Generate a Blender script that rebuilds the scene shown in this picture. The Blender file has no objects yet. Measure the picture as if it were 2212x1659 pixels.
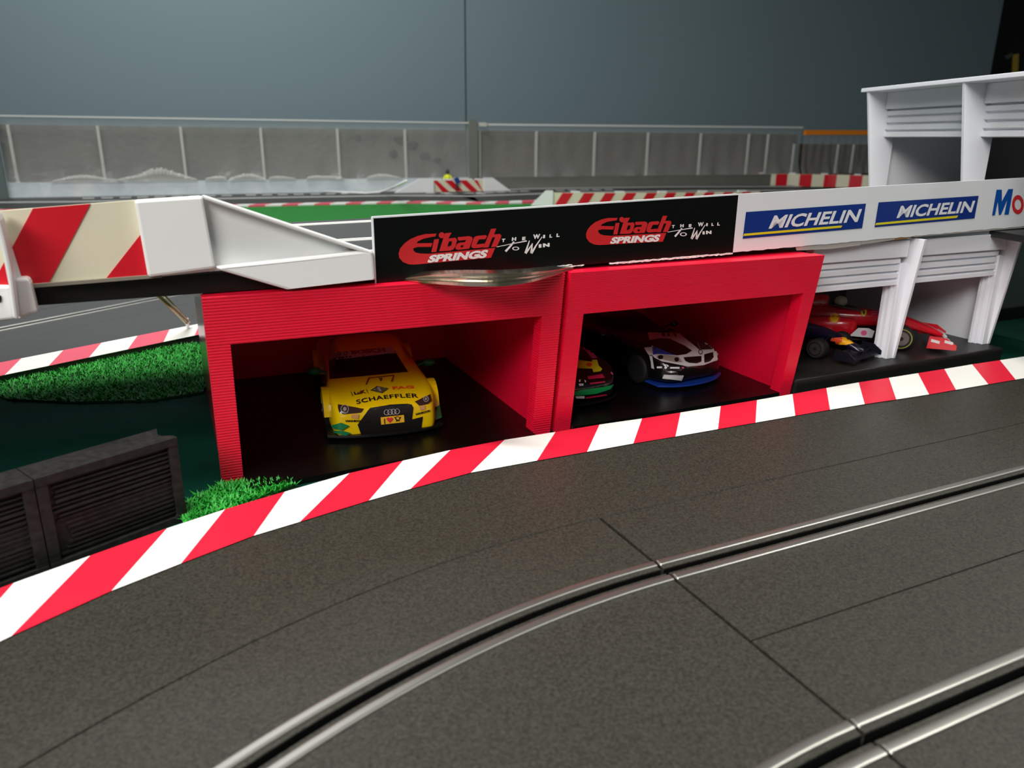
import bpy, bmesh, math, random
from mathutils import Vector, Matrix
from mathutils.bvhtree import BVHTree
from mathutils.geometry import tessellate_polygon
random.seed(7)
SC = bpy.context.scene
COL = SC.collection
PI = math.pi
def rad(a): return math.radians(a)

# ------------------------------------------------------------------ camera
IW, IH, FPX, HOR, ROLL, CAMH = 2212, 1659, 1660.0, 298.0, rad(0.5), 0.168
T = 0.006                      # top of the track above the table
_p = math.atan((IH/2-HOR)/FPX)
_fw = Vector((0, math.cos(_p), -math.sin(_p)))
_up0 = Vector((0, math.sin(_p), math.cos(_p)))
_rt = math.cos(ROLL)*Vector((1, 0, 0)) + math.sin(ROLL)*_up0
_up = -math.sin(ROLL)*Vector((1, 0, 0)) + math.cos(ROLL)*_up0
EYE = Vector((0, 0, CAMH))
def ray(x, y): return _fw*FPX + _rt*(x-IW/2) - _up*(y-IH/2)
def G(x, y, z=0.0):            # point of the horizontal plane z seen at a pixel of the photograph
    d = ray(x, y); return EYE + d*((z-CAMH)/d.z)
class Plane:                   # a vertical plane: point, heading (deg); normal faces the viewer
    def __init__(s, p, ang, slope=0.0):
        s.p = Vector(p); s.a = rad(ang)
        s.e = Vector((math.cos(s.a), math.sin(s.a), 0)); s.n = Vector((math.sin(s.a), -math.cos(s.a), 0)); s.sl = slope
    def at(s, x, y, off=0.0):
        d = ray(x, y); o = s.p + s.n*off; t = (o-EYE).dot(s.n)/d.dot(s.n); return EYE + d*t

cam = bpy.data.cameras.new('camera'); camo = bpy.data.objects.new('camera', cam); COL.objects.link(camo)
M3 = Matrix((_rt, _up, -_fw)).transposed()
camo.matrix_world = Matrix.Translation(EYE) @ M3.to_4x4()
cam.sensor_width = 36; cam.lens = 36*FPX/IW; cam.clip_start = 0.01; cam.clip_end = 50
cam.dof.use_dof = True; cam.dof.focus_distance = 0.46; cam.dof.aperture_fstop = 15
SC.camera = camo

# ------------------------------------------------------------------ materials
def lin(c):
    c = c/255
    return c/12.92 if c <= .04045 else ((c+.055)/1.055)**2.4
def rgb(c): return (lin(c[0]), lin(c[1]), lin(c[2]), 1)
MATS = {}
def mat(name, c, rough=.5, metal=0, spec=.5, coat=0, noise=None, bump=None, alpha=1, trans=0, emit=0):
    """noise=(other colour, scale, lo, hi); bump=(scale, strength, distance, squash xyz)"""
    if name in MATS: return MATS[name]
    m = bpy.data.materials.new(name); m.use_nodes = True; MATS[name] = m
    nt = m.node_tree; b = nt.nodes['Principled BSDF']
    b.inputs['Base Color'].default_value = rgb(c); b.inputs['Roughness'].default_value = rough
    b.inputs['Metallic'].default_value = metal; b.inputs['Specular IOR Level'].default_value = spec
    b.inputs['Coat Weight'].default_value = coat; b.inputs['Coat Roughness'].default_value = .08
    b.inputs['Alpha'].default_value = alpha; b.inputs['Transmission Weight'].default_value = trans
    if emit: b.inputs['Emission Color'].default_value = rgb(c); b.inputs['Emission Strength'].default_value = emit
    tc = None
    if noise or bump:
        tc = nt.nodes.new('ShaderNodeTexCoord')
    if noise:
        n = nt.nodes.new('ShaderNodeTexNoise'); n.inputs['Scale'].default_value = noise[1]; n.inputs['Detail'].default_value = 6
        n.inputs['Roughness'].default_value = .65
        r = nt.nodes.new('ShaderNodeValToRGB'); r.color_ramp.elements[0].position = noise[2]; r.color_ramp.elements[1].position = noise[3]
        r.color_ramp.elements[0].color = rgb(c); r.color_ramp.elements[1].color = rgb(noise[0])
        nt.links.new(tc.outputs['Object'], n.inputs['Vector']); nt.links.new(n.outputs['Fac'], r.inputs['Fac'])
        nt.links.new(r.outputs['Color'], b.inputs['Base Color'])
    if bump:
        mp = nt.nodes.new('ShaderNodeMapping'); mp.inputs['Scale'].default_value = bump[3] if len(bump) > 3 else (1, 1, 1)
        n = nt.nodes.new('ShaderNodeTexNoise'); n.inputs['Scale'].default_value = bump[0]; n.inputs['Detail'].default_value = 3
        bp = nt.nodes.new('ShaderNodeBump'); bp.inputs['Strength'].default_value = bump[1]; bp.inputs['Distance'].default_value = bump[2]
        nt.links.new(tc.outputs['Object'], mp.inputs['Vector']); nt.links.new(mp.outputs['Vector'], n.inputs['Vector'])
        nt.links.new(n.outputs['Fac'], bp.inputs['Height']); nt.links.new(bp.outputs['Normal'], b.inputs['Normal'])
    return m
ASPHALT = mat('asphalt plastic', (33, 33, 29), .44, spec=.42, noise=((72, 71, 61), 950, .34, .74), bump=(2200, .3, .0003))
DECKGREY = mat('grey deck plastic', (58, 59, 58), .5, noise=((76, 76, 74), 500, .35, .7))
STEEL = mat('rail steel', (186, 184, 176), .34, metal=.95)
KERBW = mat('kerb white', (246, 245, 238), .45)
KERBR = mat('kerb red', (226, 30, 58), .45)
BLACKP = mat('black plastic', (14, 13, 12), .42)
BLACKF = mat('black floor sheet', (7, 7, 7), .33, spec=.35)
REDP = mat('red printed plastic', (232, 14, 54), .38, spec=.5)
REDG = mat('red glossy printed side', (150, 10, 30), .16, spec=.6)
WHITEP = mat('white plastic', (232, 234, 240), .4)
WHITEW = mat('white moulded plastic', (236, 237, 236), .32, spec=.5)
CREAM = mat('cream guard plastic', (222, 216, 190), .4)
GUARDR = mat('red guard plastic', (205, 18, 36), .4)
LIPG = mat('greyed lip plastic', (132, 126, 112), .45)
TABLE = mat('dark green table paint', (3, 58, 44), .8, spec=.08, noise=((2, 48, 38), 30, .3, .7))
GRASS = mat('artificial grass', (16, 142, 32), .55, noise=((52, 182, 60), 260, .35, .7))
GRASSB = mat('grass mat backing', (8, 70, 16), .8)
GRASSF = mat('short grass mat', (12, 112, 30), .8, noise=((30, 140, 44), 120, .3, .75), bump=(900, .8, .002))
SIGNB = mat('black gloss sign print', (9, 9, 8), .28, spec=.5)
SIGNW = mat('white sign card', (226, 230, 232), .38)
PAPER = mat('torn white paper', (240, 240, 238), .5, bump=(900, .6, .002))
EIRED = mat('sign red print', (196, 38, 42), .4)
EIWHT = mat('sign white print', (226, 226, 224), .4)
MBLUE = mat('sign blue print', (20, 50, 128), .35)
MYEL = mat('sign yellow print', (220, 208, 30), .4)
MBLU2 = mat('oil blue print', (8, 76, 156), .4)
OILRED = mat('oil red print', (208, 44, 48), .4)
DGREY = mat('dark printed barrier plastic', (26, 25, 24), .65, spec=.25, noise=((44, 43, 41), 300, .35, .7), bump=(500, .5, .0006, (.06, .06, 1)))
ALU = mat('bright metal ribbon', (196, 188, 172), .25, metal=1, bump=(60, .3, .002, (.3, .3, 3)))
WALLG = mat('blue grey wall paint', (119, 137, 143), .62, spec=.35, bump=(260, .12, .002))
DARKW = mat('dark curtain', (10, 11, 12), .8)
YELP = mat('yellow tape', (200, 170, 40), .5)
GREYB = mat('grey fence board', (118, 117, 109), .5, noise=((97, 96, 89), 7, .35, .7))
FILM = mat('clear plastic film', (206, 208, 204), .16, alpha=.22, bump=(60, .5, .004))
FENCEW = mat('white fence strip', (215, 216, 212), .4)
FENCEL = mat('shiny base strip', (208, 220, 224), .3, metal=.0, noise=((238, 243, 244), 9, .4, .7), bump=(14, .2, .01))
ORANGE = mat('orange rail', (246, 140, 14), .4)
BROWN = mat('brown smoked film', (74, 62, 48), .4)
TYRE = mat('tyre rubber', (18, 18, 18), .7)
RIM = mat('wheel rim metal', (120, 118, 116), .35, metal=.8)
GLASS = mat('tinted car glass', (14, 11, 10), .12, spec=.5)
YEL = mat('yellow car lacquer', (236, 200, 6), .25, coat=.5)
GRN = mat('green car trim', (24, 120, 70), .3)
LAMPD = mat('smoked headlamp', (58, 40, 36), .15)
LAMPL = mat('headlamp lens', (150, 140, 132), .2)
CHROME = mat('silver emblem', (214, 214, 212), .25, metal=.6)
INK = mat('black decal ink', (26, 22, 14), .4)
DRED = mat('dark red decal', (150, 36, 40), .4)
FRED = mat('orange red decal', (226, 74, 30), .4)
TAN = mat('tan decal', (206, 150, 90), .4)
PLATE = mat('number plate yellow', (240, 184, 40), .4)
HEART = mat('heart red decal', (222, 50, 60), .4)
SUNB = mat('pale sunstrip', (190, 170, 176), .4)
CARBLK = mat('black car lacquer', (14, 13, 13), .2, coat=.5)
CARWHT = mat('silver white car lacquer', (206, 204, 206), .25, coat=.5)
CARBLU = mat('blue car lacquer', (24, 60, 150), .3, coat=.4)
PINK = mat('pink decal', (214, 84, 130), .4)
GREEND = mat('bright green decal', (0, 150, 76), .4)
F1RED = mat('red racer lacquer', (200, 16, 34), .25, coat=.5)
F1NAVY = mat('navy racer lacquer', (12, 13, 38), .25, coat=.5)
OLIVE = mat('brass rod', (150, 140, 100), .35, metal=.6)
HIVIS = mat('yellow vest', (226, 230, 20), .6)
DARKCL = mat('dark cap', (50, 52, 50), .6)
BROWNT = mat('brown tape', (150, 112, 60), .5)
GREYT = mat('grey tape', (176, 172, 166), .4)

# ------------------------------------------------------------------ objects
def tag(o, label=None, cat=None, group=None, kind=None):
    if label: o['label'] = label
    if cat: o['category'] = cat
    if group: o['group'] = group
    if kind: o['kind'] = kind
    return o
def thing(name, label, cat, loc=(0, 0, 0), rotz=0.0, group=None, roty=0.0):
    o = bpy.data.objects.new(name, None); COL.objects.link(o); o.empty_display_size = .01
    M = Matrix.Translation(Vector(loc)) @ Matrix.Rotation(rotz, 4, 'Z') @ Matrix.Rotation(roty, 4, 'Y')
    o.matrix_world = M; o['_'] = 0; del o['_']
    WM[o.name] = M
    return tag(o, label, cat, group)
WM = {}
class MB:
    """collects vertices and faces, links them as one mesh object"""
    def __init__(s): s.v = []; s.f = []; s.mi = []; s.sm = []
    def add(s, vs, fs, mi=0, smooth=False):
        k = len(s.v); s.v += [Vector(v) for v in vs]
        for f in fs: s.f.append([i+k for i in f]); s.mi.append(mi); s.sm.append(smooth)
        return s
    def box(s, a, b, mi=0):
        x0, y0, z0 = a; x1, y1, z1 = b
        s.add([(x0, y0, z0), (x1, y0, z0), (x1, y1, z0), (x0, y1, z0), (x0, y0, z1), (x1, y0, z1), (x1, y1, z1), (x0, y1, z1)],
              [(0, 3, 2, 1), (4, 5, 6, 7), (0, 1, 5, 4), (1, 2, 6, 5), (2, 3, 7, 6), (3, 0, 4, 7)], mi); return s
    def prism(s, pts, vec, mi=0):
        """polygon pts (3D) extruded by vec"""
        n = len(pts); vec = Vector(vec); P = [Vector(p) for p in pts]
        tri = tessellate_polygon([P])
        vs = P + [p+vec for p in P]
        fs = [tuple(t) for t in tri] + [tuple(i+n for i in reversed(t)) for t in tri]
        fs += [(i, (i+1) % n, n+(i+1) % n, n+i) for i in range(n)]
        return s.add(vs, fs, mi)
    def tube(s, path, r, n=8, mi=0, smooth=True, cap=True):
        P = [Vector(p) for p in path]; rr = r if isinstance(r, (list, tuple)) else [r]*len(P)
        vs = []; fs = []
        for i, p in enumerate(P):
            d = (P[min(i+1, len(P)-1)]-P[max(i-1, 0)]).normalized()
            a = d.cross(Vector((0, 0, 1)));
            if a.length < 1e-4: a = d.cross(Vector((1, 0, 0)))
            a.normalize(); b = d.cross(a)
            for k in range(n):
                t = 2*PI*k/n; vs.append(p + (a*math.cos(t)+b*math.sin(t))*rr[i])
        for i in range(len(P)-1):
            for k in range(n): fs.append((i*n+k, i*n+(k+1) % n, (i+1)*n+(k+1) % n, (i+1)*n+k))
        if cap: fs += [tuple(range(n))[::-1], tuple((len(P)-1)*n+k for k in range(n))]
        return s.add(vs, fs, mi, smooth)
    def rings(s, R, closed=True, caps=True, mi=0, smooth=False):
        n = len(R[0]); vs = [v for r in R for v in r]; fs = []
        for i in range(len(R)-1):
            for k in range(n if closed else n-1): fs.append((i*n+k, i*n+(k+1) % n, (i+1)*n+(k+1) % n, (i+1)*n+k))
        if caps: fs += [tuple(range(n))[::-1], tuple((len(R)-1)*n+k for k in range(n))]
        return s.add(vs, fs, mi, smooth)
    def ball(s, c, r, n=12, m=8, mi=0):
        c = Vector(c); r = r if isinstance(r, (tuple, list)) else (r, r, r); vs = []; fs = []
        for i in range(m+1):
            for k in range(n):
                a = PI*i/m; t = 2*PI*k/n
                vs.append(c + Vector((r[0]*math.sin(a)*math.cos(t), r[1]*math.sin(a)*math.sin(t), r[2]*math.cos(a))))
        for i in range(m):
            for k in range(n): fs.append((i*n+k, (i+1)*n+k, (i+1)*n+(k+1) % n, i*n+(k+1) % n))
        return s.add(vs, fs, mi, True)
    def build(s, name, mats, parent=None, world=True, bevel=0, subsurf=0, fix=True):
        me = bpy.data.meshes.new(name)
        V = s.v
        if parent is not None and world:
            iv = WM[parent.name].inverted(); V = [iv @ v for v in V]
        me.from_pydata([tuple(v) for v in V], [], s.f)
        mats = mats if isinstance(mats, (list, tuple)) else [mats]
        for m in mats: me.materials.append(m)
        for p, i, q in zip(me.polygons, s.mi, s.sm): p.material_index = i; p.use_smooth = q
        bm = bmesh.new(); bm.from_mesh(me)
        if fix: bmesh.ops.remove_doubles(bm, verts=bm.verts, dist=1e-6)
        if fix: bmesh.ops.recalc_face_normals(bm, faces=bm.faces)
        bm.to_mesh(me); bm.free(); me.update()
        o = bpy.data.objects.new(name, me); COL.objects.link(o)
        if parent is not None:
            o.parent = parent; WM[o.name] = WM[parent.name]
        else: WM[o.name] = Matrix.Identity(4)
        if bevel:
            b = o.modifiers.new('bevel', 'BEVEL'); b.width = bevel; b.segments = 2; b.limit_method = 'ANGLE'; b.angle_limit = rad(40)
        if subsurf:
            b = o.modifiers.new('sub', 'SUBSURF'); b.levels = subsurf; b.render_levels = subsurf
            for p in me.polygons: p.use_smooth = True
        return o
def apply_mods(o):
    dg = bpy.context.evaluated_depsgraph_get(); dg.update()
    me = bpy.data.meshes.new_from_object(o.evaluated_get(dg)); o.modifiers.clear(); o.data = me; return o
def lerp(a, b, t): return a + (b-a)*t
def bil(q, u, v):              # q = BL, BR, TR, TL
    x = [lerp(lerp(q[0][i], q[1][i], u), lerp(q[3][i], q[2][i], u), v) for i in (0, 1)]; return tuple(x)
def quad3(B, Tp, u, v):        # baseline and topline through three pixels each
    def c(P, i): return P[0][i]*(1-u)*(1-2*u) + 4*P[1][i]*u*(1-u) + P[2][i]*u*(2*u-1)
    return tuple(lerp(c(B, i), c(Tp, i), v) for i in (0, 1))
def text2d(s, bold=.0, space=1.0):
    """unit-box outline mesh of a string: vertices (0..1, 0..1) and faces"""
    cu = bpy.data.curves.new('t', 'FONT'); cu.body = s; cu.offset = bold; cu.resolution_u = 3; cu.space_character = space
    o = bpy.data.objects.new('t', cu); COL.objects.link(o)
    dg = bpy.context.evaluated_depsgraph_get(); dg.update()
    me = bpy.data.meshes.new_from_object(o.evaluated_get(dg))
    v = [(p.co.x, p.co.y) for p in me.vertices]; f = [tuple(p.vertices) for p in me.polygons]
    bpy.data.objects.remove(o); bpy.data.curves.remove(cu); bpy.data.meshes.remove(me)
    x0 = min(a for a, b in v); x1 = max(a for a, b in v); y0 = min(b for a, b in v); y1 = max(b for a, b in v)
    return [((a-x0)/(x1-x0), (b-y0)/(y1-y0)) for a, b in v], f
def circ(c, r, n=24, ry=None, a0=0): return [(c[0]+r*math.cos(2*PI*k/n+a0), c[1]+(ry or r)*math.sin(2*PI*k/n+a0)) for k in range(n)]
def stroke(pts, w0, w1=None):
    """2D polyline thickened to a polygon"""
    w1 = w0 if w1 is None else w1; L = []; R = []; n = len(pts)
    for i, p in enumerate(pts):
        a = pts[max(i-1, 0)]; b = pts[min(i+1, n-1)]; dx, dy = b[0]-a[0], b[1]-a[1]; l = math.hypot(dx, dy) or 1
        w = lerp(w0, w1, i/(n-1))/2; L.append((p[0]-dy/l*w, p[1]+dx/l*w)); R.append((p[0]+dy/l*w, p[1]-dx/l*w))
    return L + R[::-1]
class Draw:
    """flat print on a surface: proj(px, py) gives the point of the surface"""
    def __init__(s, proj): s.proj = proj; s.mb = MB()
    def poly(s, pts, mi=0, sub=0):
        if sub:
            bm = bmesh.new(); vs = [bm.verts.new((p[0], p[1], 0)) for p in pts]; bm.faces.new(vs)
            bmesh.ops.triangulate(bm, faces=bm.faces)
            for _ in range(4):
                E = [e for e in bm.edges if e.calc_length() > sub]
                if not E: break
                bmesh.ops.subdivide_edges(bm, edges=E, cuts=1); bmesh.ops.triangulate(bm, faces=bm.faces)
            bm.verts.index_update()
            V = [(v.co.x, v.co.y) for v in bm.verts]; F = [[v.index for v in f.verts] for f in bm.faces]; bm.free()
        else:
            V = pts; F = [list(t) for t in tessellate_polygon([[Vector((p[0], p[1], 0)) for p in pts]])]
        return s.raw(V, F, mi)
    def raw(s, V, F, mi=0):
        P = [s.proj(*v) for v in V]; ok = [p is not None for p in P]
        s.mb.add([p if p is not None else (0, 0, 0) for p in P], [f for f in F if all(ok[i] for i in f)], mi); return s
    def text(s, string, q, mi=0, bold=.0, space=1.0):
        V, F = text2d(string, bold, space)
        if len(q) == 4: V = [bil(q, *v) for v in V]
        else: V = [quad3(q[0], q[1], *v) for v in V]
        return s.raw(V, F, mi)
    def ring(s, c, r, w, mi=0, n=28, ry=None):
        k = (ry or r)/r; a = circ(c, r, n, ry); b = circ(c, r-w, n, (r-w)*k)
        return s.raw(a+b, [(i, (i+1) % n, n+(i+1) % n, n+i) for i in range(n)], mi)
    def build(s, name, mats, parent, **k):
        used = {i for f in s.mb.f for i in f}
        if not used: return None
        m = {}; v = []
        for i in sorted(used): m[i] = len(v); v.append(s.mb.v[i])
        s.mb.v = v; s.mb.f = [[m[i] for i in f] for f in s.mb.f]
        return s.mb.build(name, mats, parent, fix=False, **k)

# ------------------------------------------------------------------ room and table
wl = Plane(G(-100, 437), 22.4)           # the line the far fence stands on
FE, FN = wl.e, wl.n
F0 = G(30, 432)
F0.z = 0
WP = Plane(F0 - FN*0.22, 22.4)           # back wall plane
seam_pt = WP.at(1006, 130); end_pt = WP.at(2150, 100)
def wallbox(name, a, b, z0, z1, th, m, kind='structure'):
    mb = MB(); a = Vector((a.x, a.y, z0)); b = Vector((b.x, b.y, z0)); n = -FN*th
    mb.prism([a, b, b+Vector((0, 0, z1-z0)), a+Vector((0, 0, z1-z0))], n)
    o = mb.build(name, m); o['kind'] = kind; return o
left_end = seam_pt - FE*2.6
wallbox('wall_back', left_end, seam_pt - FE*.003, -.8, 2.6, .02, WALLG)
wallbox('wall_back_far', seam_pt + FE*.003, end_pt, -.8, 2.6, .02, WALLG)
mb = MB(); b0 = end_pt - FN*.35; b1 = end_pt + FE*2.2 - FN*.35
mb.prism([Vector((b0.x-.5*FE.x, b0.y-.5*FE.y, -.8)), Vector((b1.x, b1.y, -.8)), Vector((b1.x, b1.y, 2.6)), Vector((b0.x-.5*FE.x, b0.y-.5*FE.y, 2.6))], -FN*.02)
mb.build('wall_right', DARKW)['kind'] = 'structure'
mb = MB(); mb.box((-4, -2.5, -.82), (5, 6, -.8)); mb.build('floor', mat('floor carpet', (60, 60, 60), .8))['kind'] = 'structure'
# yellow strip seen in the dark corner
yp = Plane(end_pt + FE*.1 - FN*.2, 22.4)
t_ = thing('hanging_tape', 'yellow strip hanging against the dark gap right of the grey wall', 'tape', yp.at(2196, 140))
mb = MB(); mb.prism([yp.at(2189, 118), yp.at(2201, 116), yp.at(2199, 160), yp.at(2187, 160)], FN*-.004); mb.build('tape', YELP, t_)
mb = MB(); mb.prism([yp.at(2170, 122), yp.at(2186, 114), yp.at(2190, 119), yp.at(2176, 128)], FN*-.004); mb.build('grey_tag', mat('grey tag', (90, 92, 90), .5), t_)

tb = MB()                                 # the table: front edge behind the camera, back edge at the fence
ta = F0 - FN*.03 - FE*.6; tbk = ta + FE*3.6
tb.prism([Vector((-1.9, -.4, -.03)), Vector((2.4, -.4, -.03)), Vector((tbk.x, tbk.y, -.03)), Vector((ta.x, ta.y, -.03))], (0, 0, .03))
tag(tb.build('table_board', TABLE), 'dark green painted table board that carries the whole race track', 'table')

# ------------------------------------------------------------------ track sweeps
def sweep(mb, path, prof, mi=0, smooth=False, caps=True):
    """path: [(point, outward normal)], prof: closed loop [(offset, z)]"""
    R = [[Vector((p.x+n.x*w, p.y+n.y*w, p.z+z)) for w, z in prof] for p, n in path]
    return mb.rings(R, True, caps, mi, smooth)
S, HW, SLOT = .0486, .0972, .0017
def track_prof(mid=True, t=T):
    g = t-.0055
    P = [(-HW, 0), (-HW, t-.0004), (-HW+.0004, t), (-S-SLOT, t), (-S-SLOT, t-.005), (-S+SLOT, t-.005), (-S+SLOT, t)]
    if mid: P += [(-.0004, t), (-.0002, t-.0012), (.0002, t-.0012), (.0004, t)]
    P += [(S-SLOT, t), (S-SLOT, t-.005), (S+SLOT, t-.005), (S+SLOT, t), (HW-.0004, t), (HW, t-.0004), (HW, 0)]
    return P
def rail_prof(c, t=T, w=.0042):
    a, b, h = c-w/2, c+w/2, .0009
    L_ = [(a+.0009*(1-math.sin(q)), t+h-.0009*(1-math.cos(q))) for q in (PI/2*k/4 for k in range(4, -1, -1))]
    R_ = [(b-.0009*(1-math.sin(q)), t+h-.0009*(1-math.cos(q))) for q in (PI/2*k/4 for k in range(0, 5))]
    return [(a, t-.001)] + L_ + [(a+.0013, t+h+.00003), (b-.0013, t+h+.00003)] + R_ + [(b, t-.001)]
def make_track(name, label, path, mid, m=ASPHALT, railm=STEEL, t=T, group=None, ends=.0006):
    root = thing(name, label, 'track', path[0][0], 0, group)
    mb = MB(); sweep(mb, path, track_prof(mid, t)); mb.build('track_bed', m, root)
    for c in (S+.0055, S-.0055, -S+.0055, -S-.0055):
        mb = MB(); sweep(mb, path, rail_prof(c, t), smooth=True); mb.build('rail', railm, root)
    for c in (S, -S):
        q = SLOT-.0001; U = [(c-q, t-.0004), (c-q, t-.0049), (c+q, t-.0049), (c+q, t-.0004), (c+q-.0001, t-.0004), (c+q-.0001, t-.0048), (c-q+.0001, t-.0048), (c-q+.0001, t-.0004)]
        mb = MB(); sweep(mb, path, U); mb.build('slot_liner', SLOTB, root)
    return root
SLOTB = mat('black slot liner', (5, 5, 5), .7, spec=.2)
M = Vector((.0815, .222, 0)); JD = rad(-64.76)
N0 = Vector((-math.cos(JD), -math.sin(JD), 0)); E0 = Vector((-N0.y*-1, 0, 0))
E0 = Vector((N0.y, -N0.x, 0))            # along the straight, to the right
RM = .332; CC = M - N0*RM
gap = .0007
pathS = [(M+E0*d_, N0) for d_ in (gap, gap+.0006, .1, .2, .339, .34)]
make_track('straight_track_piece', 'straight asphalt grey slot track piece right of the black joint line', pathS, True)
a0 = math.atan2(N0.y, N0.x)
pathC = []
for k in [0, .03]+list(range(1, 41)):
    a = a0 + gap/RM + rad(60)*k/40; n = Vector((math.cos(a), math.sin(a), 0)); pathC.append((CC+n*RM, n))
make_track('curved_track_piece', 'curved asphalt grey slot track piece left of the black joint line, bending towards the viewer', pathC, False)

# outer borders with the red and white kerb
KO = [(-200, 1347), (30, 1259), (195, 1200), (361, 1141), (486, 1100), (615, 1062), (755, 1022), (870, 995), (973, 972), (1090, 950), (1200, 933), (1295, 917), (1387, 904), (1470, 891), (1557, 877), (1635, 864), (1712, 851), (1785, 838), (1855, 826), (1920, 816), (1983, 806), (2040, 797), (2100, 787), (2160, 778), (2225, 768), (2290, 758)]
KI = [(-380, 1560), (-140, 1452), (24, 1374), (241, 1276), (391, 1217), (548, 1157), (648, 1127), (797, 1081), (887, 1056), (1017, 1021), (1160, 995), (1268, 976), (1368, 958), (1459, 943), (1551, 927), (1632, 913), (1718, 898), (1793, 885), (1868, 873), (1936, 863), (2007, 852), (2065, 842), (2135, 830), (2194, 820), (2255, 810), (2320, 800)]
red0 = [False, True, False, True, False, True]  # colour of the stripe that starts at index i (index 0: red)
def kerb(parent, i0, i1):
    mb = MB()
    for i in range(i0, i1):
        col = 1 if i % 2 == 0 else 0
        n = 4
        for k in range(n):
            a0_, a1_ = (lerp(KO[i][0], KO[i+1][0], k/n), lerp(KO[i][1], KO[i+1][1], k/n)), (lerp(KO[i][0], KO[i+1][0], (k+1)/n), lerp(KO[i][1], KO[i+1][1], (k+1)/n))
            b0_, b1_ = (lerp(KI[i][0], KI[i+1][0], k/n), lerp(KI[i][1], KI[i+1][1], k/n)), (lerp(KI[i][0], KI[i+1][0], (k+1)/n), lerp(KI[i][1], KI[i+1][1], (k+1)/n))
            mb.add([G(*b0_, T+.0005), G(*b1_, T+.0005), G(*a1_, T+.0005), G(*a0_, T+.0005)], [(0, 1, 2, 3)], col)
    return mb.build('kerb_stripe', [KERBW, KERBR], parent)
def border(name, label, inner, outer, i0, i1):
    root = thing(name, label, 'track border', inner[0])
    mb = MB(); n = len(inner); R = []
    for a, b in zip(inner, outer):
        A = Vector((a.x, a.y, 0)); B = Vector((b.x, b.y, 0)); up = Vector((0, 0, T))
        d = (B-A).normalized()*.0004
        R.append([A, A+up*.9, A+up+d, B+up-d, B+up*.9, B])
    mb.rings(R); mb.build('border_bed', ASPHALT, root); kerb(root, i0, i1); return root
def polyat(P, t):
    L = [0]
    for a, b in zip(P, P[1:]): L.append(L[-1]+(b-a).length)
    s = t*L[-1]
    for i in range(len(P)-1):
        if s <= L[i+1] or i == len(P)-2:
            u = (s-L[i])/(L[i+1]-L[i]); return P[i].lerp(P[i+1], u)
inn = []; out = []
koW = [G(*p, T) for p in KO[:10]] + [G(1184, 935.3, T)]
for k in range(41):
    a = a0 + rad(60)*(1-k/40) 
    inn.append(CC + Vector((math.cos(a), math.sin(a), 0))*(RM+HW+.0004)); out.append(polyat(koW, k/40))
border('curved_track_border', 'curved asphalt grey track border with the wide diagonal red and white kerb stripes', inn, out, 0, 10)
inn2 = []; out2 = []
koS = [G(1184.5, 935.2, T)] + [G(*p, T) for p in KO[10:]]
for k in range(21):
    inn2.append(M + N0*(HW+.0004) + E0*(.0001+.42*k/20)); out2.append(polyat(koS, k/20))
border('straight_track_border', 'straight asphalt grey track border with the narrow red and white kerb blocks', inn2, out2, 10, 25)

# ------------------------------------------------------------------ red garages
def ridged(mb, x0, x1, y0, y1, z0, z1, lean, H, pitch, amp):
    n = max(2, round((z1-z0)/pitch)); R = []
    for i in range(n):
        for f, a in ((0.03, 0), (.3, amp), (.7, amp), (.97, 0)):
            z = z0 + (z1-z0)*(i+f)/n; s = -lean*z/H
            R.append([Vector((x0-a, y0-a+s, z)), Vector((x1+a, y0-a+s, z)), Vector((x1+a, y1+s, z)), Vector((x0-a, y1+s, z))])
    mb.rings(R)
def garage(name, label, org, ang, W, D, H, hop, xl, xr, lean, pitch, amp, lip):
    g = thing(name, label, 'garage', org, rad(ang))
    th = .009
    mb = MB(); ridged(mb, 0, xl, 0, th, 0, hop, lean, H, pitch, amp); ridged(mb, W-xr, W, 0, th, 0, hop, lean, H, pitch, amp)
    ridged(mb, 0, W, 0, th, hop, H, lean, H, pitch, amp); mb.build('facade', REDP, g, world=False)
    for x0, x1 in ((.0008, .006), (W-.006, W-.0008)):
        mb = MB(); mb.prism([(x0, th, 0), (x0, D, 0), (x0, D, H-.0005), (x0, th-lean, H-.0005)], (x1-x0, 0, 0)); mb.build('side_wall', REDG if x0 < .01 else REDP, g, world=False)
    mb = MB(); mb.prism([(.006, th-lean, H-.004), (.006, D, H-.004), (.006, D, H-.0005), (.006, th-lean, H-.0005)], (W-.012, 0, 0)); mb.build('roof', REDP, g, world=False)
    mb = MB(); mb.box((.006, D-.004, .003), (W-.006, D, H-.004)); mb.build('back_wall', REDP, g, world=False)
    mb = MB(); mb.prism([(xl+.0004, -lip[0], 0), (W-xr-.0004, -lip[1], 0), (W-xr-.0004, th, 0), (xl+.0004, th, 0)], (0, 0, .0032)); mb.box((.006, th, 0), (W-.006, D-.004, .0032)); mb.build('floor_sheet', BLACKF, g, world=False)
    return g
GA1 = (-.1453, .3532, 0); GA2 = (.0256, .4305, 0)
GW, GD, GH = .1838, .176, .0985
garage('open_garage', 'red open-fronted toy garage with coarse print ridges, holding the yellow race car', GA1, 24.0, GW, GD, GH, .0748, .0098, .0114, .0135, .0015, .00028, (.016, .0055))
garage('open_garage', 'red open-fronted toy garage with fine print ridges, holding the white and blue race car', GA2, 24.4, GW-.0005, GD, GH, .0738, .0105, .0098, .0150, .0009, .00016, (.004, .001))

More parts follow.
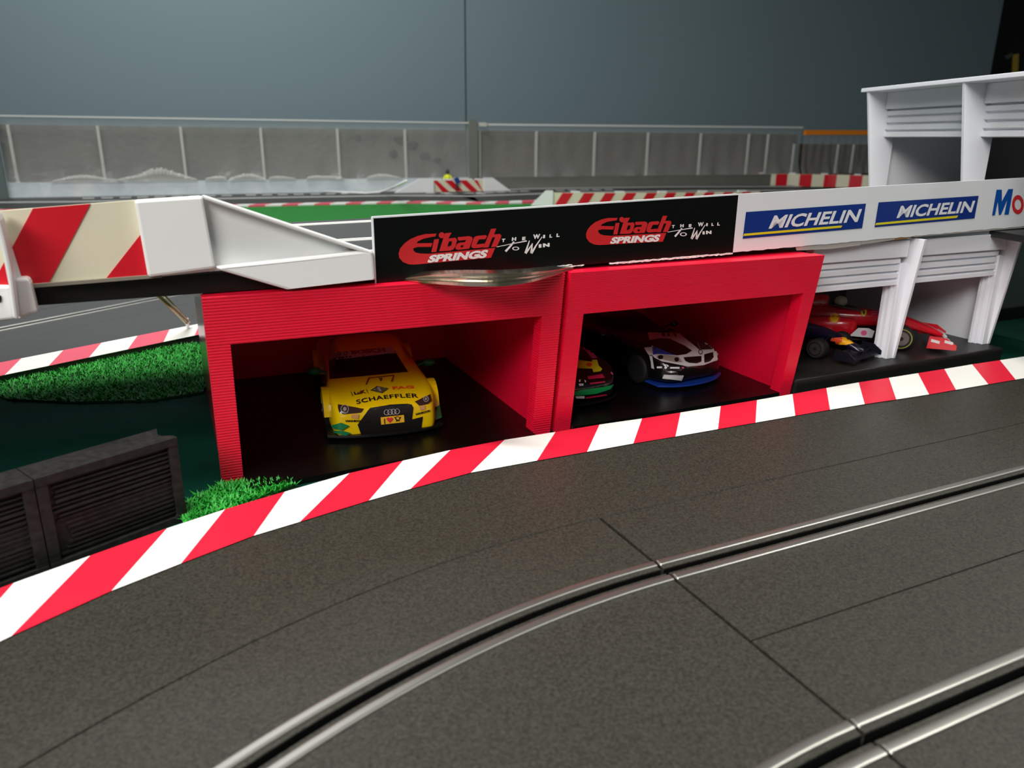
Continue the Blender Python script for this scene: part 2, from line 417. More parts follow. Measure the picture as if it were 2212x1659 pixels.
# ------------------------------------------------------------------ elevated track (bridge deck)
BANG, BSL = 26.3, .0144
BN0 = G(812, 612, .0985)
BP = Plane(BN0, BANG)
deck0 = BN0 - BP.n*.004
DZ = .0095
dn = -BP.n
def dpt(s, w): return deck0 + BP.e*s + dn*w + Vector((0, 0, (0 if s < 0 else s*BSL)))
dr = thing('bridge_deck', 'black edged raised slot track bridge resting on the red garages, white lane lines on top', 'bridge', dpt(-.2, 0), rad(BANG))
mb = MB(); path = [(dpt(s, 0), dn) for s in (-.75, -.3, 0, .25, .66)]
sweep(mb, path, [(0, .0005), (0, DZ), (.205, DZ), (.205, .0005)]); mb.build('deck_slab', BLACKP, dr)
mb = MB(); sweep(mb, path, [(.001, DZ), (.001, DZ+.0006), (.204, DZ+.0006), (.204, DZ)]); mb.build('deck_surface', DECKGREY, dr)
for w, ww in ((.178, .0035), (.1845, .0035), (.083, .003), (.0895, .003), (.037, .0025)):
    mb = MB(); sweep(mb, path, [(w-ww/2, DZ+.0006), (w-ww/2, DZ+.0011), (w+ww/2, DZ+.0011), (w+ww/2, DZ+.0006)]); mb.build('lane_line', KERBW, dr)
for k in range(-7, 6):
    mb = MB(); s0 = -.012 + k*.115; pp = [(dpt(s, 0), dn) for s in (s0-.06, s0)]
    sweep(mb, pp, [(.131, DZ+.0006), (.131, DZ+.0011), (.1345, DZ+.0011), (.1345, DZ+.0006)]); mb.build('lane_dash', KERBW, dr)

# ------------------------------------------------------------------ sign boards on the bridge
def bpx(off): return lambda x, y: BP.at(x, y, off)
def c8(x, y, s=5.53, ox=850, oy=450): return (ox+x/s, oy+y/s)
black = [(806, 471.5), (1595, 421.5), (1583, 546), (1500, 552), (1330, 566), (1180, 579), (1000, 594), (812, 611)]
sg = thing('sign_board', 'long black advertising sign with two red spring maker logos on the bridge edge', 'sign', BP.at(812, 611), rad(BANG))
mb = MB(); mb.prism([BP.at(*p) for p in black], dn*.0022); mb.build('board', [SIGNB], sg)
mb = MB(); mb.prism([BP.at(805, 468.2, .0001), BP.at(1595, 418.5, .0001), BP.at(1595, 421.3, .0001), BP.at(806, 471.8, .0001)], dn*.0024); mb.prism([BP.at(804.2, 470, .0001), BP.at(806.5, 470, .0001), BP.at(813, 612, .0001), BP.at(811, 612.5, .0001)], dn*.0024); mb.build('white_edge', SIGNW, sg)
d1, d2 = bpx(.00025), bpx(.0005)
def eibach(dx):
    """logo traced once in the frame of the left sign; dx maps it to the right repeat"""
    def m(pts): return [dx(*c8(*p)) for p in pts]
    r = Draw(d1); w = Draw(d2)
    r.poly(m([(515, 302), (500, 335), (440, 345), (360, 362), (290, 395), (275, 418), (465, 415), (450, 460), (290, 462), (235, 478), (240, 505), (268, 530), (320, 540), (420, 543), (1215, 472), (1165, 590), (800, 622), (390, 660), (250, 672), (180, 668), (110, 640), (68, 590), (60, 540), (80, 480), (130, 420), (200, 368), (290, 330), (380, 308)]))
    r.poly(m([(485, 372), (545, 366), (512, 520), (452, 524)])); r.poly(m(circ((576, 322), 36, 18)))
    # b a c h
    r.poly(m([(615, 298), (695, 290), (655, 360), (740, 352), (760, 375), (740, 455), (715, 490), (680, 505), (545, 513)]))
    r.poly(m([(765, 345), (905, 332), (940, 345), (945, 370), (905, 482), (770, 497), (742, 485), (740, 460), (760, 425), (790, 410), (855, 404), (868, 378), (775, 386)]))
    r.poly(m([(970, 340), (1010, 328), (1100, 320), (1118, 336), (1095, 368), (1020, 372), (990, 432), (1090, 420), (1072, 466), (960, 478), (930, 465), (932, 432), (955, 362)]))
    r.poly(m([(1165, 246), (1228, 242), (1200, 312), (1270, 306), (1290, 325), (1280, 360), (1235, 458), (1165, 464), (1215, 345), (1180, 348), (1135, 466), (1072, 470)]))
    ho = Draw(bpx(.0004))
    ho.poly(m([(665, 395), (700, 392), (690, 440), (660, 455), (645, 452)])); ho.poly(m([(805, 442), (838, 440), (828, 462), (800, 465)]))
    w.text('SPRINGS', [dx(*c8(*p)) for p in ((400, 652), (1105, 592), (1140, 492), (440, 560))], bold=.055)
    for s, x, y, h, ww in (('T', 1292, 405, 40, 40), ('H', 1412, 390, 42, 52), ('E', 1535, 382, 40, 40), ('W', 1665, 368, 55, 85), ('I', 1785, 358, 40, 24), ('L', 1862, 352, 40, 32), ('L', 1945, 344, 42, 38)):
        w.text(s, [dx(*c8(*p)) for p in ((x, y), (x+ww, y-ww*.08), (x+ww+4, y-h-ww*.08), (x+4, y-h))], bold=.06)
    w.poly(m([(1232, 458), (1590, 382), (1595, 396), (1430, 425), (1238, 464)])); w.poly(m(stroke([(1338, 515), (1385, 465), (1440, 400)], 26, 20)))
    w.ring(dx(*c8(1460, 480)), 42/5.53, 15/5.53, ry=22/5.53)
    w.poly(m(stroke([(1624, 386), (1598, 465), (1576, 536)], 10, 28))); w.poly(m(stroke([(1578, 538), (1615, 490), (1662, 418)], 26, 9)))
    w.poly(m(stroke([(1660, 420), (1652, 470), (1645, 536)], 9, 26))); w.poly(m(stroke([(1648, 538), (1700, 450), (1775, 340)], 26, 8)))
    for s, x, y, h, ww in (('I', 1735, 472, 42, 32), ('N', 1785, 466, 46, 80)):
        w.text(s, [dx(*c8(*p)) for p in ((x, y), (x+ww, y-ww*.08), (x+ww, y-h-ww*.08), (x, y-h))], bold=.07)
    r.build('logo', EIRED, sg); w.build('lettering', EIWHT, sg); ho.build('logo_gap', SIGNB, sg)
eibach(lambda x, y: (x, y))
def rightlogo(x, y):
    # left logo box 860..1210 maps to 1265..1556
    u = (x-860)/(1210-860); px = lerp(1265, 1556, u)
    yl = lerp(545, 507, u)                         # mid-line of the left logo
    yr = lerp(504, 483, u); return (px, yr + (y-yl)*lerp(.905, .89, u))
eibach(rightlogo)
def jag(p0, p1, n, amp, seed):
    rr = random.Random(seed); out_ = []
    for i in range(n+1):
        t = i/n; out_.append((lerp(p0[0], p1[0], t), lerp(p0[1], p1[1], t)+rr.uniform(-amp, amp)))
    return out_
mb = MB()
for (a, b, th, sd) in (((1318, 568), (1583, 546), 3.4, 1), ((1195, 578), (1262, 572), 2.2, 2), ((1152, 580), (1168, 578), 3.2, 3), ((940, 602), (955, 600.5), 3, 4), ((998, 595), (1018, 593), 2.6, 5), ((1168, 579), (1236, 571), 1.6, 6)):
    top = jag(a, b, max(3, int((b[0]-a[0])/6)), .8, sd); bot = jag((a[0], a[1]+th), (b[0], b[1]+th), max(3, int((b[0]-a[0])/5)), 1.0, sd+50)
    mb = MB(); mb.prism([BP.at(*p, .0006) for p in top+bot[::-1]], dn*.0012); mb.build('torn_edge', PAPER, sg)

sw = thing('sign_board', 'white card advertising sign with blue tyre maker panels, right of the black sign', 'sign', BP.at(1583, 546), rad(BANG))
wbot = jag((1583, 545.5), (2330, 478), 70, .9, 9)
mb = MB(); mb.prism([BP.at(*p) for p in [(1595, 419.5), (2330, 377.5)] + wbot[::-1]], dn*.0022); mb.build('board', SIGNW, sw)
def cA(x, y): return (1560+x/6.506, 380+y/6.506)
def cB(x, y): return (1860+x/6.284, 360+y/6.284)
for f, pan, bar, txt in ((cA, [(335, 508), (2022, 388), (1968, 735), (288, 882)], [(310, 812), (1690, 695), (1672, 728), (296, 845)], ((650, 745), (1900, 648), (1968, 462), (735, 555))),
                         (cB, [(238, 485), (1598, 395), (1540, 702), (183, 822)], [(205, 765), (1320, 662), (1300, 695), (192, 795)], ((480, 700), (1500, 620), (1552, 460), (545, 530)))):
    a = Draw(d1); a.poly([f(*p) for p in pan]); a.build('logo_panel', MBLUE, sw)
    a = Draw(d2); a.poly([f(*p) for p in bar]); a.build('logo_bar', MYEL, sw)
    a = Draw(d2); a.text('MICHELIN', [f(*p) for p in txt], bold=.028, space=1.0); a.build('lettering', SIGNW, sw)
a = Draw(d1); a.poly([cB(*p) for p in [(1840, 312), (1912, 312), (1912, 470), (2000, 305), (2066, 302), (2005, 650), (1945, 652), (1985, 450), (1900, 652), (1870, 655), (1858, 470), (1818, 660), (1778, 664)]]); a.build('lettering', MBLU2, sw)
a = Draw(d1); a.ring(cB(2130, 515), 80/6.284, 36/6.284, ry=130/6.284); a.build('lettering', OILRED, sw)
a = Draw(d2); a.poly([cB(*p) for p in stroke([(2250, 640), (2290, 420)], 60)]); a.build('lettering', MBLU2, sw)
for pts, m_ in (([(1720, 534), (1858, 519), (1861, 525), (1858, 530), (1790, 538), (1722, 541)], GREYT), ([(1861, 517), (1930, 510), (1934, 518), (1861, 528)], GREYT), ([(1934, 508), (1975, 503), (1972, 511), (1950, 517), (1933, 518)], BROWNT), ([(1975, 502), (2212, 486), (2212, 492), (1975, 512)], GREYT)):
    mb = MB(); mb.prism([BP.at(*p, -.0005) for p in pts], dn*.0008); mb.build('tape_strip', m_, sw)
# bright ribbon bulging below the black sign
ar = MB(); pts = [(872, 607), (910, 611), (960, 615), (1020, 618.5), (1085, 618.5), (1140, 611), (1190, 598), (1238, 582)]
def crom(P, n):
    o_ = []
    for i in range(len(P)-1):
        a, b, c, d = P[max(i-1, 0)], P[i], P[i+1], P[min(i+2, len(P)-1)]
        for k in range(n):
            t = k/n; o_.append(tuple(.5*(2*b[q]+(c[q]-a[q])*t+(2*a[q]-5*b[q]+4*c[q]-d[q])*t*t+(3*b[q]-a[q]-3*c[q]+d[q])*t**3) for q in (0, 1)))
    return o_+[P[-1]]
pts = crom(pts, 6)
prof_ = [G(x, y, .0986) for x, y in pts]; R = []
for i, p in enumerate(prof_):
    f = math.sin(PI*(i+.4)/len(prof_)); h = .0056*f+.0008; back = Vector((-.4*.012, .9*.012, 0))
    R.append([p+Vector((0, 0, .0)), p+Vector((0, -.0005, h*.3)), p+Vector((0, .0006, h*.34)), p+Vector((0, -.0002, h*.62)), p+Vector((0, .0009, h*.66)), p+Vector((0, .0004, h)), p+back+Vector((0, 0, h)), p+back])
ar.rings(R, smooth=False)
tag(ar.build('metal_ribbon', ALU), 'curved shiny metal ribbon bulging out below the black sign', 'ribbon')

# ------------------------------------------------------------------ guard wall and white end piece at the left
GP = Plane(G(80, 665, .0985), 24.8)
gr = thing('guard_wall', 'red and cream diagonally striped guard wall on the bridge edge', 'guard wall', GP.at(100, 620), rad(24.8))
top = lambda x: 456 - (456-433)*x/290
bot = lambda x: 619 - (619-594)*x/330
mb = MB()
X0, X1 = -90, 330
mb.prism([GP.at(X0, top(X0)), GP.at(X1, top(X1)), GP.at(X1, bot(X1)), GP.at(X0, bot(X0))], dn*.003); mb.build('panel', CREAM, gr)
for (ta_, tb_, bb_, ba_) in (((71, top(71)), (195, top(195)), (106, bot(106)), (-20, bot(-20))), ((350, top(330)), (360, top(330)), (335, bot(335)), (229, bot(229))), ((-55, top(-55)), (-180, top(-180)), (-290, bot(-90)), (-160, bot(-90)))):
    mb = MB(); mb.prism([GP.at(*ta_, .0004), GP.at(*tb_, .0004), GP.at(*bb_, .0004), GP.at(*ba_, .0004)], dn*.001)
    if ta_[0] > 300: mb = MB(); mb.prism([GP.at(326, 478, .0004), GP.at(336, 460, .0004), GP.at(336, bot(336), .0004), GP.at(229, bot(229), .0004)], dn*.001)
    mb.build('red_stripe', GUARDR, gr)
mb = MB(); mb.prism([GP.at(X0, bot(X0)+.3, .002), GP.at(X1+20, bot(X1+20)+.3, .002), GP.at(X1+20, bot(X1+20)+7, .002), GP.at(X0, bot(X0)+9, .002)], dn*.006); mb.build('lip', LIPG, gr)

ec = thing('guard_end_piece', 'white moulded sloping end piece between the striped guard wall and the black sign', 'guard end', GP.at(620, 625), rad(26))
CP = Plane(GP.at(440, 590), 26.0)
def cC(x, y): return (420+x/4.809, 390+y/4.809)
mb = MB(); mb.prism([CP.at(*p, -.001) for p in [(292, 433), (440, 423.5), (806, 546), (811, 604), (620, 625), (476, 584), (318, 600)]], dn*.003); mb.build('back_plate', WHITEW, ec)
mb = MB(); mb.prism([CP.at(*p, .004) for p in [(290, 432.5), (438, 423), (466, 580), (320, 600)]], dn*.005); mb.build('block', WHITEW, ec, bevel=.0012)
mb = MB(); mb.prism([CP.at(*p, .006) for p in [(466, 578.5), (790, 541), (806, 545), (811, 604), (620, 626), (478, 585)]], dn*.007); mb.build('skirt', WHITEW, ec, bevel=.0012)
mb = MB(); mb.prism([CP.at(*p, .006) for p in [(438, 422.5), (446, 423.5), (806, 543), (806, 552), (800, 551), (444, 432)]], dn*.007); mb.build('sloping_rim', WHITEW, ec, bevel=.0008)

# white support bracket at the left border
br = thing('bridge_bracket', 'white plastic support bracket clipped to the striped guard wall', 'bracket', GP.at(40, 690, .02), rad(24.8))
def cD(x, y): return (x/4.879, 380+y/4.879)
mb = MB(); mb.prism([GP.at(*cD(*p), .016) for p in [(-40, 400), (0, 470), (60, 700), (130, 1040), (188, 1520), (130, 1500), (90, 1150), (20, 800), (-60, 500)]], dn*.014); mb.build('rib', WHITEW, br, bevel=.0008)
mb = MB(); mb.prism([GP.at(*cD(*p), .008) for p in [(140, 1090), (290, 1080), (325, 1135), (398, 1440), (320, 1465), (190, 1520)]], dn*.008); mb.build('foot_block', WHITEW, br, bevel=.001)
mb = MB(); mb.prism([GP.at(*cD(*p), .004) for p in [(-300, 1160), (100, 1160), (160, 1510), (-300, 1560)]], dn*.004); mb.build('base_plate', WHITEW, br, bevel=.001)
mb = MB(); mb.prism([GP.at(*cD(*p), .003) for p in [(-60, 420), (0, 470), (130, 790), (225, 1085), (130, 1090), (30, 760)]], dn*.003); mb.build('web', WHITEW, br)
mb = MB(); mb.prism([GP.at(*p, .0045) for p in circ((0, 646), 3.4, 12, 8)], dn*.001); mb.build('hole', BLACKP, br)

# thin rod below the bridge
rd = thing('support_rod', 'thin brass coloured rod slanting under the bridge, left of the red garages', 'rod', G(403, 700, .012))
ra, rb = G(336, 632, .05), G(403, 697, .012)
mb = MB(); mb.tube([ra, rb], .0017, 8); mb.tube([ra+Vector((.004, .002, 0)), rb+Vector((.002, .002, 0))], .0008, 6); mb.build('rod', OLIVE, rd)
mb = MB(); mb.tube([rb+Vector((0, 0, .004)), rb+Vector((.001, 0, -.006))], [.002, .0012], 8); mb.build('white_tip', WHITEW, rd)

# ------------------------------------------------------------------ lower track behind, seen under the bridge
s1, s2 = G(0, 742, T), G(400, 657, T); s1.z = s2.z = 0
be = (s2-s1).normalized(); bn = Vector((-be.y, be.x, 0))
pathB = [(s1 - be*.5 + bn*HW, bn), (s1 - be*.499 + bn*HW, bn), (s1+bn*HW, bn), (s2 + be*.249 + bn*HW, bn), (s2 + be*.25 + bn*HW, bn)]
make_track('rear_track_piece', 'grey slot track passing behind the garages under the bridge', pathB, True, DECKGREY)
rb_ = thing('rear_track_border', 'grey track border with pale red and white kerb stripes under the bridge, beside the turf', 'track border', s1)
k1, k2 = G(0, 783, T), G(400, 705, T); q1, q2 = G(0, 812, T), G(400, 729, T)
for p in (k1, k2, q1, q2): p.z = 0
ku = (k2-k1).normalized(); qu = (q2-q1).normalized()
A0, A1, B0_, B1_ = s1-be*.5-bn*.0004, s2+be*.2-bn*.0004, q1-qu*.4, q2+qu*.14
mb = MB(); mb.prism([A0, A1, B1_, B0_], (0, 0, T)); mb.build('border_bed', DECKGREY, rb_)
KT = [(-480, 1), (-300, 1), (-150, 1)]
def kx(x): return G(x, 783-(783-705)*x/400, T+.0005)
def qx(x): return G(x, 812-(812-729)*x/400, T+.0005)
tr_t = [-330, -220, -90, 46, 137, 219, 297, 366, 432, 490, 545, 597]; tr_b = [-420, -300, -150, 10, 105, 192, 276, 353, 420, 480, 537, 590]
mb = MB()
for i in range(len(tr_t)-1):
    mb.add([qx(tr_b[i]), qx(tr_b[i+1]), kx(tr_t[i+1]), kx(tr_t[i])], [(0, 1, 2, 3)], 1 if i % 2 == 0 else 0)
mb.build('kerb_stripe', [KERBW, mat('faded kerb red', (232, 92, 112), .45)], rb_)

# ------------------------------------------------------------------ artificial grass
def inside(p, P):
    c = False; j = len(P)-1
    for i in range(len(P)):
        if (P[i].y > p[1]) != (P[j].y > p[1]) and p[0] < (P[j].x-P[i].x)*(p[1]-P[i].y)/(P[j].y-P[i].y)+P[i].x: c = not c
        j = i
    return c
def turf(name, label, P, n, h, w, group=None):
    P = [Vector((p.x, p.y, 0)) for p in P]
    mb = MB(); mb.prism(P, (0, 0, .0015), 1)
    x0, x1 = min(p.x for p in P), max(p.x for p in P); y0, y1 = min(p.y for p in P), max(p.y for p in P); k = 0
    vs, fs = [], []
    while k < n:
        x, y = random.uniform(x0, x1), random.uniform(y0, y1)
        if not inside((x, y), P): continue
        k += 1; a = random.uniform(0, 2*PI); hh = h*random.uniform(.55, 1.15); l = random.uniform(.3, 1.3)*hh
        dx, dy = math.cos(a), math.sin(a); wx, wy = -dy*w/2, dx*w/2; b = len(vs); t = random.uniform(-.6, .6)
        vs += [(x-wx, y-wy, .001), (x+wx, y+wy, .001), (x+wx+dx*l*.4, y+wy+dy*l*.4, hh*.6), (x-wx+dx*l*.4, y-wy+dy*l*.4, hh*.6), (x+dx*l+wx*t, y+dy*l+wy*t, hh)]
        fs += [(b, b+1, b+2, b+3), (b+3, b+2, b+4)]
    mb.add(vs, fs, 0)
    o = mb.build(name, [GRASS, GRASSB], fix=False); tag(o, label, 'grass', group, 'stuff'); return o
turf('turf_strip', 'long strip of bright green artificial turf below the rear kerb, half in shade', [G(-60, 842), G(-10, 834), G(110, 808), G(260, 774), G(420, 744), G(470, 766), G(440, 850), G(330, 868), G(160, 872), G(20, 866)], 9000, .0038, .0009)
turf('turf_patch', 'small patch of bright green artificial turf at the corner of the coarse red garage', [G(396, 1140), G(396, 1095), G(450, 1070), G(478, 1052), G(520, 1050), G(600, 1048), G(640, 1052), G(560, 1085), G(480, 1115)], 1900, .004, .001)

# ------------------------------------------------------------------ dark barrier modules at the lower left
BB = Plane(G(400, 1119), 0)
b1_ = G(406, 1122); b0v = G(130, 1228)
BB = Plane(b1_, math.degrees(math.atan2((b1_-b0v).y, (b1_-b0v).x)))
bang = BB.a
def barrier(x0, L, label, notch):
    o = thing('barrier_block', label, 'barrier', b1_ + BB.e*x0, bang, 'dark printed barrier blocks')
    Dp, Hh = .017, .0405; rib = .0042
    mb = MB()
    tp = [(0, 0), (L, 0), (L, .0035), (L-.0035, .0065), (L-.004, .0095), (L-.0005, Dp), (0, Dp)] if notch else [(0, 0), (L, 0), (L, Dp), (0, Dp)]
    mb.prism([(x, y, Hh-.0035) for x, y in tp], (0, 0, .0035)); mb.prism([(x, y, 0) for x, y in tp], (0, 0, .003))
    mb.prism([(x if 0 < x < L else x, max(y, .0022), .003) for x, y in tp if not (y == 0)] and [(0, .0022, .003), (L, .0022, .003), (L, Dp, .003), (0, Dp, .003)], (0, 0, Hh-.0065))
    mb.build('block', DGREY, o, world=False)
    for xx in ((0, L-rib) if L < .1 else (0, L/2, L-rib)):
        mb = MB(); mb.box((xx, .0003, .003), (xx+rib, .0024, Hh-.0035)); mb.build('upright', DGREY, o, world=False)
    mb = MB(); rr = random.Random(int(L*10000)+3)
    for k in range(15):
        z = .0045 + k*.0021; d = rr.uniform(.0004, .0013); mb.box((rib+rr.uniform(0, .006), .0022-d, z), (L-rib, .0024, z+rr.uniform(.0006, .0011)))
    mb.build('slat', DGREY, o, world=False)
LB = (b1_-b0v).length
barrier(-LB-.003, LB+.003, 'dark printed barrier block with a notched end, beside the small turf patch', True)
barrier(-2*LB-.007, LB+.0035, 'dark printed barrier block cut off by the left picture border', False)

# ------------------------------------------------------------------ white pit buildings
PA = 25.0
def pit_building(label, org, ang, sc=1.0, first=0.0, D=.15, H=.0925, over=.0105, roof0=.001):
    g = thing('pit_building', label, 'building', org, rad(ang))
    g.matrix_world = g.matrix_world @ Matrix.Scale(sc, 4); WM[g.name] = WM[g.name] @ Matrix.Scale(sc, 4)
    W, bay = .229, .1095
    # local x: pillars start at 0, bay, 2*bay ; y: front posts at 0, going back ; z up from the base
    for k in range(1 if first else 0, 3):
        x = k*bay
        mb = MB(); mb.box((x, 0, 0), (x+.0065, .004, H-.02)); mb.box((x-.002, .004, 0), (x+.004, .007, H-.02)); mb.box((x-.0035, .007, 0), (x+.003, .010, H-.02)); mb.build('post', WHITEP, g, world=False, bevel=.0004)
        mb = MB(); mb.prism([(x+.0065, -.0006, 0), (x+.0065, .010, 0), (x+.0065, .010, H-.002), (x+.0065, -over, H-.002)], (.0024, 0, 0)); mb.build('fin', WHITEP, g, world=False, bevel=.0003)
    for k in range(2):
        x0, x1 = k*bay+.0089+(first if k == 0 else 0), (k+1)*bay
        mb = MB(); mb.box((x0, -.001, H-.0155), (x1+.004, .006, H-.003)); mb.build('fascia', WHITEP, g, world=False, bevel=.0006)
        mb = MB(); mb.box((x0, .0035, H-.0365), (x1, .005, H-.0155))
        for j in range(4):
            z = H-.0365 + j*.0053
            mb.prism([(x0, .0035, z), (x0, .0012, z+.0006), (x0, .0012, z+.0036), (x0, .0035, z+.0044)], (x1-x0, 0, 0))
        mb.build('shutter', WHITEP, g, world=False)
    mb = MB(); mb.prism([(first-.001, roof0, H-.003), (first-.001, D, H-.003), (first-.001, D, H), (first-.001, roof0, H)], (W-first, 0, 0)); mb.build('roof', WHITEP, g, world=False, bevel=.0005)
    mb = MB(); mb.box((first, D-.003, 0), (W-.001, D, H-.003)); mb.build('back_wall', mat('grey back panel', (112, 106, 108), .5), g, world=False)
    for x in (first+.0005, 2*bay+.0065):
        mb = MB(); mb.box((x, .06 if first and x < .05 else .010, 0), (x+.0024, D-.003, H-.003)); mb.build('side_wall', WHITEP, g, world=False)
    return g
pl0, pl1 = G(1720, 822, .011), G(2168, 751, .011)
PLA = math.degrees(math.atan2((pl1-pl0).y, (pl1-pl0).x))
pt = thing('base_plate', 'thick black base plate under the lower white pit building', 'base plate', (pl0.x, pl0.y, 0), rad(PLA))
mb = MB(); mb.box((0, 0, 0), ((pl1-pl0).length, .148, .011)); mb.build('plate', mat('satin black plate', (24, 23, 22), .45), pt, world=False, bevel=.0014)
pA = G(1914, 776, .011)
ex = Vector((math.cos(rad(PA)), math.sin(rad(PA)), 0)); ey = Vector((-ex.y, ex.x, 0))
pit_building('white pit building on the black base plate with two formula racers inside', pA - ex*.1095, PA, 1.0, .012)
UD = .78; u0 = EYE + ray(1872, 190)*(UD/ray(1872, 190).y)
USC, UH, UANG = 1.215, .0925, -82.5
upo = Vector((u0.x, u0.y, u0.z-UH*USC))
ux = Vector((math.cos(rad(UANG)), math.sin(rad(UANG)), 0)); uy = Vector((-ux.y, ux.x, 0))
upo = upo - ux*.0065*USC + uy*.0175*USC
pit_building('empty white upper pit building rising sideways behind the white sign', upo, UANG, USC, 0.0, .10, UH, .017, -.0175)
ut = thing('upper_floor_board', 'black board on legs carrying the upper white pit building behind the white sign', 'board', (upo.x, upo.y, 0), rad(UANG))
ud = MB(); ud.prism([Vector((p.x, p.y, upo.z-.005)) for p in (upo-ux*.02-uy*.012, upo+ux*.285-uy*.012, upo+ux*.285+uy*.13, upo-ux*.02+uy*.13)], (0, 0, .005)); ud.build('board', BLACKP, ut)
for q in (upo-ux*.012+uy*.0, upo-ux*.012+uy*.12, upo+ux*.275+uy*.12, upo+ux*.275+uy*.03):
    mb = MB(); mb.tube([Vector((q.x, q.y, 0)), Vector((q.x, q.y, upo.z-.005))], .005, 10); mb.build('leg', BLACKP, ut)
# grey support board right of the pit building
sp = Plane(G(2180, 688), 24.6)
sb = thing('support_board', 'grey upright board with a black foot behind the right end of the lower pit building', 'board', sp.at(2180, 688), rad(24.6))
p0 = sp.at(2080, 690); p1 = sp.at(2400, 690)
for n_, z0, z1, m_, o_ in (('foot', 0, .012, BLACKP, .004), ('panel', .012, .1, mat('grey support paint', (104, 116, 114), .6), 0)):
    mb = MB(); mb.prism([Vector((p0.x, p0.y, z0))+sp.n*o_, Vector((p1.x, p1.y, z0))+sp.n*o_, Vector((p1.x, p1.y, z1))+sp.n*o_, Vector((p0.x, p0.y, z1))+sp.n*o_], -sp.n*.012); mb.build(n_, m_, sb)

# ------------------------------------------------------------------ far end of the table
FL = Plane(F0, 22.4)
CRUMP = mat('crumpled film glints', (236, 236, 230), .2, alpha=.5)  # whitish colour stands in for the glints on the wrinkled film
STAIN = mat('dark stain', (84, 82, 78), .6, alpha=.5)
def blob(cx, cy, rx, ry, sd):
    q = random.Random(sd); return [(cx+rx*q.uniform(.7, 1.15)*math.cos(2*PI*k/14), cy+ry*q.uniform(.7, 1.15)*math.sin(2*PI*k/14)) for k in range(14)]
def fence(label, x0, x1, posts, ztop, shiny, rail, railm, boardm, h=.19, crumple=(), stains=()):
    a, b = FL.at(x0, 420), FL.at(x1, 420); a.z = b.z = 0
    r = thing('table_fence', label, 'fence', a, rad(22.4))
    up = Vector((0, 0, 1)); L = (b-a).length
    mb = MB(); mb.prism([a-FN*.02, b-FN*.02, b-FN*.02+up*h, a-FN*.02+up*h], -FN*.004); mb.build('board', boardm, r)
    mb = MB(); mb.prism([a+FN*.004, b+FN*.004, b+FN*.004+up*.045, a+FN*.004+up*.045], -FN*.004); mb.build('base_strip', shiny, r)
    za, zb = FL.at(x0, rail[0]).z, FL.at(x1, rail[1]).z
    n = 160; mb = MB(); V = []; Fc = []
    for i in range(n+1):
        for j in range(17):
            t = i/n; u = (j/16)**1.7; p = a.lerp(b, t) + up*lerp(.045, lerp(za, zb, t), u)
            cv = .019*math.exp(-u*7)*(.65+.35*math.sin(i*.31+math.sin(i*.17)*2)); amp = .0016*math.exp(-u*5)
            V.append(p + FN*(cv+amp*math.sin(i*2.3+j)+.0012*math.sin(i*.7)*math.sin(u*3)))
    for i in range(n):
        for j in range(16): Fc.append((i*17+j, (i+1)*17+j, (i+1)*17+j+1, i*17+j+1))
    mb.add(V, Fc, 0, True); mb.build('film', FILM, r)
    for xa, xb, hh in crumple:
        pa, pb = FL.at(xa, 400), FL.at(xb, 400); pa.z = pb.z = 0; nn = int((pb-pa).length/.0016); V = []; rr = random.Random(int(xa))
        for i in range(nn+1):
            t = i/nn; q = pa.lerp(pb, t)+FN*.012; e = math.sin(PI*min(1, max(0, t)))**.5; hq = hh*e*(.75+.25*math.sin(i*.06+xa))*rr.uniform(.85, 1.1)
            V += [q+up*.045, q+up*(.046+hq*.5)+FN*(.003 if i % 2 else -.002), q+up*(.046+hq)-FN*.006]
        mb = MB(); mb.add(V, [(3*i+j, 3*i+3+j, 3*i+4+j, 3*i+1+j) for i in range(nn) for j in (0, 1)]); mb.build('crumpled_film_glint', CRUMP, r)
    for pts in stains:
        mb = MB(); mb.prism([FL.at(*p, -.016) for p in pts], -FN*.0006); mb.build('stain', STAIN, r)
    th = rail[2]
    mb = MB(); mb.prism([a+up*za+FN*.006, b+up*zb+FN*.006, b+up*(zb+th)+FN*.006, a+up*(za+th)+FN*.006], -FN*.012); mb.build('top_rail', railm, r)
    for x in posts:
        p = FL.at(x, 400); p.z = 0
        mb = MB(); mb.prism([p+FN*.003-FE*.0035, p+FN*.003+FE*.0035, p+FN*.003+FE*.0035+up*h, p+FN*.003-FE*.0035+up*h], -FN*.007); mb.build('post', mat('pale fence post', (190, 190, 182), .5), r)
    return r
fence('clear film fence with a shiny base strip, left of the grey corner post', 18, 1012, (40, 229, 404, 573, 735, 878), .22, FENCEL, (252, 267, .004), FENCEW, GREYB, crumple=((112, 270, .018), (255, 428, .034), (444, 492, .02), (496, 575, .017), (580, 640, .013), (662, 742, .016), (792, 866, .014)), stains=(blob(774, 298, 10, 7, 1), blob(866, 302, 14, 11, 2), blob(893, 314, 12, 12, 3), blob(850, 333, 11, 9, 4), blob(918, 336, 13, 10, 5), blob(944, 346, 9, 6, 6)))
fence('clear film fence with a dull base strip, right of the grey corner post', 1034, 1716, (1036, 1157, 1281, 1394, 1506, 1608, 1649), .21, mat('dull base strip', (112, 112, 104), .5), (271, 277, .006), FENCEW, mat('grey brown fence board', (106, 99, 90), .5, noise=((90, 85, 77), 6, .35, .7)))
fence('brown film fence with an orange top rail behind the far kerb wall', 1722, 2000, (1706, 1800, 1833), .18, BROWN, (291, 291, .017), ORANGE, BROWN, .155)
cp = FL.at(1020, 400); cp.z = 0
pp = thing('corner_post', 'grey post joining the two clear film fences', 'post', cp, rad(22.4))
